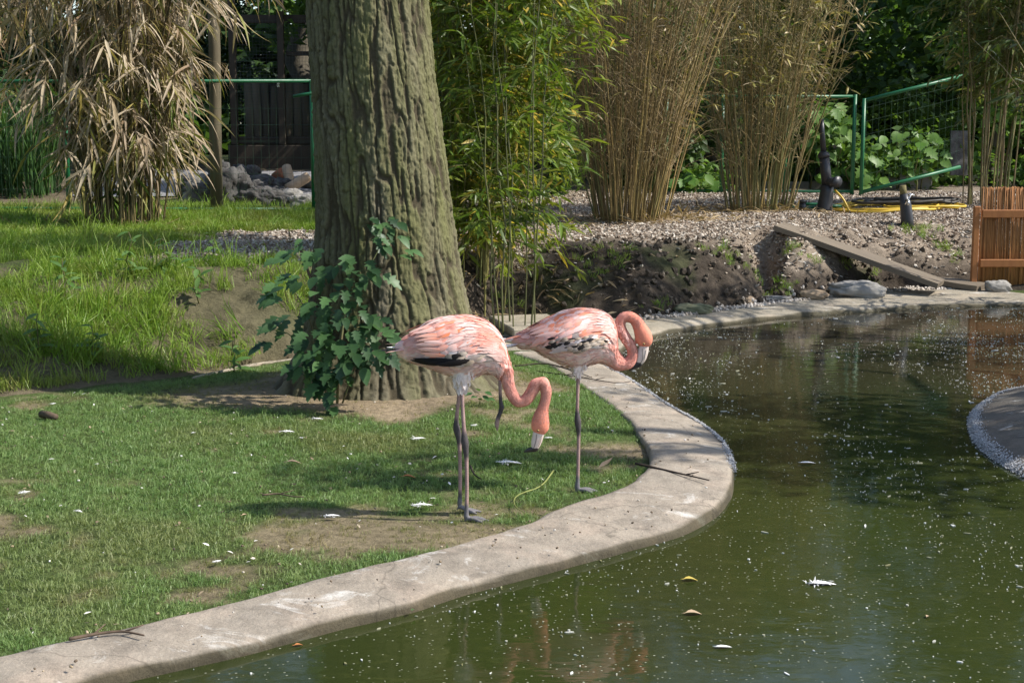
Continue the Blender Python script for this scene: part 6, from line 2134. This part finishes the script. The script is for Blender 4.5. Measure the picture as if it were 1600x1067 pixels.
# bits floating on the pond: pollen, down, leaf scraps
m_scrap, nt, b, out = new_mat('floating_scraps')
oi = N_(nt, 'ShaderNodeObjectInfo')
nt.links.new(ramp(nt, oi.outputs['Random'], [(0, (.16, .15, .06)), (.35, (.30, .29, .19)), (.75, (.45, .44, .38)), (1, (.72, .72, .70))]), b.inputs['Base Color'])
b.inputs['Roughness'].default_value = .7
def scrap(seed, lx, ly):
    r = np.random.default_rng(seed)
    a = np.linspace(0, 2 * np.pi, 7, endpoint=False)
    k = r.uniform(.6, 1.1, 7)
    top = np.stack([np.cos(a) * lx / 2 * k, np.sin(a) * ly / 2 * k, .0018 * np.ones(7)], 1)
    low = top * [1, 1, 0] - [0, 0, .002]
    s = np.arange(7)
    return make_mesh('scrap', np.concatenate([top, low]), [np.stack([s, (s + 1) % 7 + 0, (s + 1) % 7 + 7, s + 7], 1)[:, ::-1], np.arange(7)[None]], m_scrap, False)
scr = [scrap(1, .006, .005), scrap(2, .012, .004), scrap(3, .005, .004), scrap(4, .02, .007), scrap(5, .045, .009), scrap(6, .012, .011)]
n = 110000
px_ = r.uniform(-3, 8, n); py_ = 4.2 + 11.6 * r.random(n) ** 1.0
drift = fbm(px_ * .8, py_ * .5, s=401, o=4) + .45 * fbm(px_ * 3, py_ * 1.2, s=403, o=3)
keep = in_poly(px_, py_, pond_poly) & ~in_poly(px_, py_, near_poly) & ~in_poly(px_, py_, far_poly) & (r.random(n) < np.clip(.10 + 1.7 * drift, .06, 1) * np.interp(py_, [4, 8, 12, 16], [.6, .6, .9, 1]))
px_, py_ = px_[keep], py_[keep]; n = len(px_)
idx = r.choice(6, size=n, p=[.32, .2, .28, .09, .03, .08])
rot = np.stack([np.zeros(n), np.zeros(n), r.uniform(0, 6.28, n)], 1)
g = geo_scatter('pond_scraps', np.stack([px_, py_, np.full(n, WATER_Z + .0025)], 1), rot, r.uniform(.5, 1.35, n), idx, scr)
tag(g, kind='stuff')
# frothy grit dried along the waterline of the bend and of the opposite shore
m_scum = simple_mat('dried_froth', (.46, .455, .455), (.30, .295, .295), .9, 60, .4, 90, vary=.25)
V_, F_ = box_vf((.008, .007, .005), .002)
grit = [make_mesh('grit', V_ * (1 + .15 * r.normal(size=V_.shape)), F_, m_scum, True) for _ in range(3)]
n = 17000
kk = r.choice(np.arange(140, 236), size=n // 2)
sfr = 1.0 - np.abs(r.normal(size=n // 2)) * .030 - .004
P1 = near_in[kk] * (1 - sfr[:, None]) + near_out[kk] * sfr[:, None]; 
P1[:, 2] = np.interp(sfr, [.83, .90, .94, .962, .978, .99, 1.0], [.006, .0, -.006, -.014, -.028, -.048, -.05]) + .007
kk2 = r.choice(np.arange(0, 74), size=n - n // 2)
s2 = 1.002 - np.abs(r.normal(size=n - n // 2)) * .017
P2 = cen + (shore[kk2] - cen) * s2[:, None]
P2[:, 2] = np.interp(s2, [.87, .95, .985, .997, 1.0], [.03, -.004, -.025, -.045, WATER_Z]) + .006
P = np.concatenate([P1, P2]); P[:, :2] += r.normal(size=(n, 2)) * .006
kp = fbm(P[:, 0] * 5, P[:, 1] * 5, s=411, o=3) > -.6
P = P[kp]; n = len(P)
g = geo_scatter('dried_froth', P, r.uniform(0, 6.28, (n, 3)), r.uniform(.4, 1.3, n), r.integers(3, size=n), grit)
tag(g, kind='stuff')

# small litter on the lawn and the rim: crumbs of earth, leaf bits, down
m_lit, nt, b, out = new_mat('lawn_litter')
oi = N_(nt, 'ShaderNodeObjectInfo')
nt.links.new(ramp(nt, oi.outputs['Random'], [(0, (.05, .035, .025)), (.4, (.14, .10, .06)), (.75, (.34, .26, .16)), (.9, (.62, .58, .52)), (1, (.8, .78, .75))]), b.inputs['Base Color'])
b.inputs['Roughness'].default_value = .85
bl = blade_vf(.4, .04, .15, (.3, 1, .8, 0))
lit = [make_mesh('bit', bl[0] * .03, bl[1], m_lit), make_mesh('bit', bl[0] * .018, bl[1], m_lit), make_mesh('bit', *[(v2 * .8, f2) for v2, f2 in [box_vf((.014, .01, .008), .002)]][0], m_lit)]
n = 2600
px_ = r.uniform(-4.5, 1.9, n); py_ = r.uniform(4.3, 11, n)
onk = in_poly(px_, py_, near_poly)
keep = (in_poly(px_, py_, lawn_poly) & (r.random(n) < .7)) | (onk & (r.random(n) < .6))
px_, py_, onk = px_[keep], py_[keep], onk[keep]; n = len(px_)
rot = np.stack([.3 * r.normal(size=n), .3 * r.normal(size=n), r.uniform(0, 6.28, n)], 1)
g = geo_scatter('ground_litter', np.stack([px_, py_, np.where(onk, .036, gz(px_, py_) + .018)], 1), rot, r.uniform(.4, 1.2, n), np.where(onk, 2, r.integers(3, size=n)), lit)
tag(g, kind='stuff')

# ================================================================== SMALL THINGS LYING ABOUT
m_down = simple_mat('white_down', (.86, .85, .83), (.74, .72, .70), .8, 40, .2, 60)
m_orleaf = simple_mat('orange_leaf', (.42, .16, .05), (.32, .12, .05), .6, 30, .2, 60)
m_tanleaf = simple_mat('tan_leaf', (.42, .31, .20), (.30, .21, .13), .7, 30, .2, 60)
m_vine_st = simple_mat('green_tendril', (.22, .24, .07), (.16, .17, .05), .6, 20, .2)


def down_feather(u, v_, wpx, yaw, label, seed, z=None, mat=None, name='feather', cat='feather', puff=True, grp='white feathers dropped on the lawn'):
    r = np.random.default_rng(seed)
    p = on_ground(u, v_, 0) if z is None else at_z(u, v_, z)
    s = FPX / p[1]; L = wpx / s
    t = tag(empty(name, tuple(p + [0, 0, .024 if z is None else .006])), label, cat, grp)
    V, F = blade_vf(.34, .05, .06, (.15, .7, 1, .9, .6, 0))
    c, si = math.cos(yaw), math.sin(yaw)
    Rz = np.array([[c, -si, 0], [si, c, 0], [0, 0, 1]])
    Vv = (V * L - [L * .5, 0, 0]) @ Rz.T
    link('vane', make_mesh('vane', Vv, F, mat or m_down), t)
    MB().tube(np.array([[-.58 * L, 0, .002], [-.1 * L, 0, .002], [.35 * L, 0, -.01 * L]]) @ Rz.T, .0012, 5).build('shaft', mat or m_down, t)
    if puff:
        n = 60
        d = r.normal(size=(n, 3)); d[:, 2] = np.abs(d[:, 2]) * .5
        q = np.array([[-.2 * L, 0, 0]]) @ Rz.T + r.normal(size=(n, 3)) * L * np.array([.16, .10, .03])
        tv, tf = blade_vf(.16, .02, .3, (.3, 1, .7, 0))
        V2, F2, C2 = scatter_vf(tv, tf, q, basis(d, [0, 0, 1.0]), L * r.uniform(.10, .24, n), np.ones((n, 3)))
        link('down', make_mesh('down', V2, F2, mat or m_down), t)['kind'] = 'stuff'
    return t


down_feather(797, 729, 40, .05, 'long white feather on the grass between the two flamingos', 1, puff=True)
down_feather(655, 691, 24, .5, 'forked white feather on the grass left of the hanging-head flamingo', 2)
down_feather(661, 796, 34, .3, 'pair of pale downy feathers left of the bowing flamingo feet', 3)
down_feather(40, 776, 22, .9, 'fluffy white feather at the left edge of the lawn', 4)
down_feather(124, 806, 16, -.6, 'white feather curled on the grass near the left edge', 5)
down_feather(742, 670, 14, .8, 'little curled white feather just behind the bowing flamingo legs', 6)
down_feather(450, 680, 22, .1, 'flattened white feather on bare earth in front of the tree', 7)
down_feather(85, 636, 14, 1.4, 'small white down puff near the bank foot at the left', 8)
down_feather(497, 660, 18, .2, 'white feather close to the foot of the broad-leaved plant', 9)
down_feather(303, 682, 10, 1.0, 'tiny white puff on open lawn straight below the bank', 10)
down_feather(367, 745, 12, 1.5, 'tiny white puff in the middle of the left lawn', 11)
down_feather(470, 690, 11, 2.2, 'small grey-white puff beside the flattened feather', 12)
down_feather(520, 813, 26, .25, 'grey-white feather on dry grass left of the flamingo feet', 13)
down_feather(340, 885, 18, .9, 'pale pinkish feather on the dry lawn near the pond kerb', 14)
down_feather(858, 690, 14, .4, 'white feather by the standing leg of the coiled-neck flamingo', 15)
down_feather(1286, 913, 48, .02, 'long white feather floating on the green water', 16, z=WATER_Z, grp='feathers floating on the pond')
down_feather(1012, 850, 16, 1.2, 'white puff caught at the waterline below the kerb bend', 17, z=WATER_Z, grp='feathers floating on the pond')
down_feather(1130, 1012, 30, .1, 'pale narrow feather floating in the lower right water', 18, z=WATER_Z, puff=False, grp='feathers floating on the pond')
down_feather(1262, 724, 28, .15, 'whitish strip floating in the middle of the pond', 19, z=WATER_Z, puff=False, grp='feathers floating on the pond')


def fallen_leaf(u, v_, wpx, yaw, label, mat, z=None, seed=0, curl=.18):
    p = on_ground(u, v_, 0) if z is None else at_z(u, v_, z)
    L = wpx * p[1] / FPX
    V, F = blade_vf(.5, .12, curl, (.1, .7, 1, .8, .4, 0))
    c, si = math.cos(yaw), math.sin(yaw)
    V = (V * L - [L / 2, 0, -L * .08]) @ np.array([[c, si, 0], [-si, c, 0], [0, 0, 1]])
    t = tag(empty('fallen_leaf', tuple(p + [0, 0, .026 if z is None else .004])), label, 'leaf')
    link('leaf_blade', make_mesh('leaf_blade', V, F, mat), t)
    MB().tube(np.array([[-.72 * L, 0, .004], [-.5 * L, 0, L * .08]]) @ np.array([[c, si, 0], [-si, c, 0], [0, 0, 1]]), .0012, 5).build('stalk', mat, t)
    return t


fallen_leaf(640, 753, 22, .1, 'orange fallen leaf left of the bowing flamingo legs', m_orleaf)
fallen_leaf(460, 730, 24, .2, 'tan fallen leaf on the lawn below the big tree', m_tanleaf)
fallen_leaf(947, 738, 28, .6, 'crumpled pale leaf at the grass edge by the coiled-neck flamingo foot', m_tanleaf, curl=-.5)
fallen_leaf(384, 813, 14, .8, 'small brown leaf on the dry patch of the left lawn', m_tanleaf)
fallen_leaf(1080, 907, 26, .1, 'yellow bamboo leaf floating near the kerb', simple_mat('yellow_leaf', (.50, .38, .08), None, .5, 9, .1))
bpy.data.objects['fallen_leaf.004'].location = tuple(at_z(1080, 907, WATER_Z) + [0, 0, .004])
fallen_leaf(1450, 964, 14, 1.0, 'brown leaf floating at the lower right', m_tanleaf, z=WATER_Z)
fallen_leaf(1085, 960, 30, .15, 'tan leaf floating below the yellow one', m_tanleaf, z=WATER_Z)
fallen_leaf(467, 1009, 16, .5, 'orange leaf floating against the near kerb at the bottom', m_orleaf, z=WATER_Z)
fallen_leaf(646, 954, 14, 1.3, 'green leaf stuck at the waterline of the near kerb', m_broad2, z=WATER_Z + .02)


def twig(px, label, rad, mat, z=None, seed=0, fork=None):
    pts = np.array([(on_ground(u, v_, 0) + [0, 0, .025]) if z is None else (at_z(u, v_, z)) for u, v_ in px])
    c = catmull(pts, 14)
    mb = MB().tube(c - pts[0], np.linspace(rad, rad * .5, 14), 6)
    for i in (fork or []):
        d = c[i + 1] - c[i]; d /= np.linalg.norm(d)
        e = c[i] + d * .05 + np.array([-d[1], d[0], .35]) * .045
        mb.tube(np.stack([c[i], (c[i] + e) / 2, e]) - pts[0], [rad * .6, rad * .5, rad * .3], 5)
    return tag(mb.build('twig', mat, None, True, tuple(pts[0])), label, 'twig')


m_dktwig = simple_mat('dark_twig', (.05, .035, .025), (.035, .025, .02), .85, 20, .3)
twig([(865, 742), (850, 762), (835, 772), (815, 778), (803, 788), (806, 800), (818, 808)], 'curling pale green plant stem on the grass between the flamingos', .005, m_vine_st)
twig([(735, 735), (741, 748), (752, 756)], 'short dark curved twig right of the bowing flamingo legs', .006, m_dktwig)
twig([(410, 781), (435, 779), (455, 783), (475, 784)], 'thin straight twig on the dry lawn left of the flamingos', .005, m_twig, fork=[5])
twig([(993, 724), (1025, 731), (1060, 739), (1108, 750)], 'long dark twig lying across the kerb bend', .007, m_dktwig, z=.04, fork=[9])
twig([(108, 998), (150, 990), (190, 986), (225, 992)], 'forked brown twig on the near kerb at the lower left', .007, m_twig, z=.04, fork=[4, 9])
twig([(805, 572), (850, 568), (890, 577), (925, 590)], 'bent dark twig lying at the back of the kerb behind the flamingos', .006, m_dktwig, z=.04, fork=[6])
twig([(840, 580), (900, 588), (960, 598), (985, 596)], 'thin branching twig on the kerb behind the standing flamingo leg', .005, m_dktwig, z=.04, fork=[4, 8])
p = on_ground(76, 657)
tag(MB().tube(np.array([[-.06, .05, .03], [0, 0, .035], [.06, -.04, .03]]), [.022, .024, .018], 9).build('wood_chunk', m_twig, None, True, tuple(p)), 'short thick grey-brown piece of wood on the lawn at the left', 'wood')
# ================================================================== TREES STANDING JUST OUTSIDE THE FRAME (they shade the lawn and show in the water; left ones added to dim skylight)
def shade_tree(kind, label, base, targets, seed, size=.11, cols=((.03, .055, .01), (.075, .12, .02)), limbs=True):
    """targets: (picture u, v, ground z, clump radius, leaves, height of the clump)"""
    r = np.random.default_rng(seed)
    b0 = np.array([base[0], base[1], max(float(gz(base[0], base[1])[0]), -.1)])
    t = tag(empty(kind, tuple(b0)), label, 'tree')
    cs, rs, ns = [], [], []
    for (u, v_, z_, rad, n, hh) in targets:
        p = at_z(u, v_, z_)
        c = p + SUNV * (hh - p[2]) / SUNV[2]  # clump set sunward so its shade falls on the target
        cs.append(c - b0); rs.append(rad); ns.append(n)
    cs = np.array(cs)
    topz = cs[:, 2].max() + .6
    MB().tube(limb_path((0, 0, -.6), (0, 0, topz), 9, 0, seed), np.linspace(.24, .05, 9), 10).build('trunk', m_plainbark, t)
    if limbs:
        for c in cs:
            MB().tube(limb_path((0, 0, max(1.5, c[2] - 1.6)), c, 7, .06, seed), np.linspace(.07, .012, 7), 6).build('limb', m_plainbark, t)
    P, Rm, Sz, Cc = leaf_cloud(cs, rs, ns, size, cols, .8, seed)
    V, F, C = scatter_vf(cardV, cardF, P, Rm, Sz, Cc)
    link('crown', make_mesh('crown', V, F, m_crown, True, C), t)
    return t


shade_tree('broadleaf_tree', 'tree on the opposite shore shading the water', (7.3, 7.6),
           [(1580, 690, -.05, .8, 520, 4.4), (1480, 640, -.05, .7, 420, 4.8), (1400, 700, -.05, .7, 400, 5.0), (1260, 640, -.05, .7, 400, 5.4), (1280, 740, -.05, .5, 230, 5.2), (1180, 690, -.05, .45, 200, 5.5), (1440, 770, -.05, .45, 170, 4.9), (1150, 640, -.05, .4, 130, 5.6), (1050, 620, 0, .45, 170, 5.8),
            (1450, 560, -.1, .7, 260, 5.2), (1250, 560, -.1, .6, 190, 5.5),
            (940, 715, 0, .38, 130, 5.9), (840, 722, 0, .36, 120, 6.0), (740, 712, 0, .36, 110, 6.2), (620, 735, 0, .40, 120, 6.3), (520, 745, 0, .35, 80, 6.4)], 501)
shade_tree('broadleaf_tree', 'tree right of the reed fence shading the dark bank', (8.8, 11.6),
           [(860, 440, .3, .5, 260, 6.4), (960, 440, .3, .55, 300, 6.2), (1060, 445, .3, .5, 260, 6.0), (1150, 440, .3, .5, 240, 5.8), (1240, 430, .3, .5, 240, 5.6), (900, 385, .6, .4, 110, 6.6), (1010, 400, .5, .4, 130, 6.4)], 502)

def screen_tree(kind, label, base, h, rad, seed, n=40, leaf=150, size=.26):  # added unseen tree that cuts skylight coming from the left
    r = np.random.default_rng(seed)
    b0 = np.array([base[0], base[1], float(gz(base[0], base[1])[0])])
    t = tag(empty(kind, tuple(b0)), label, 'tree')
    MB().tube(limb_path((0, 0, -.2), (0, 0, h * .9), 9, 0, seed), np.linspace(.22, .04, 9), 10).build('trunk', m_plainbark, t)
    cs = [(rad * math.cos(a) * q, rad * math.sin(a) * q, z) for a, q, z in zip(r.uniform(0, 6.28, n), r.random(n) ** .5, r.uniform(.10 * h, h, n))]
    crown('crown', t, cs, r.uniform(.25, .45, n) * rad, [leaf] * n, size, GREEN_A and (GREEN_A, GREEN_B), .8, seed)
    return t


for q, (bx_, by__, hh, rr_) in enumerate([(-8.6, 7.4, 7.5, 2.2), (-10.4, 2.5, 8.5, 2.6), (-12, 12.5, 8.5, 2.6)]):
    screen_tree('broadleaf_tree', ['added bushy tree screening the sky, unseen left of the lawn', 'added tree screening the sky, unseen further left of the lawn', 'added tree screening the sky, unseen left of the grassy bank'][q], (bx_, by__), hh, rr_, 600 + q)
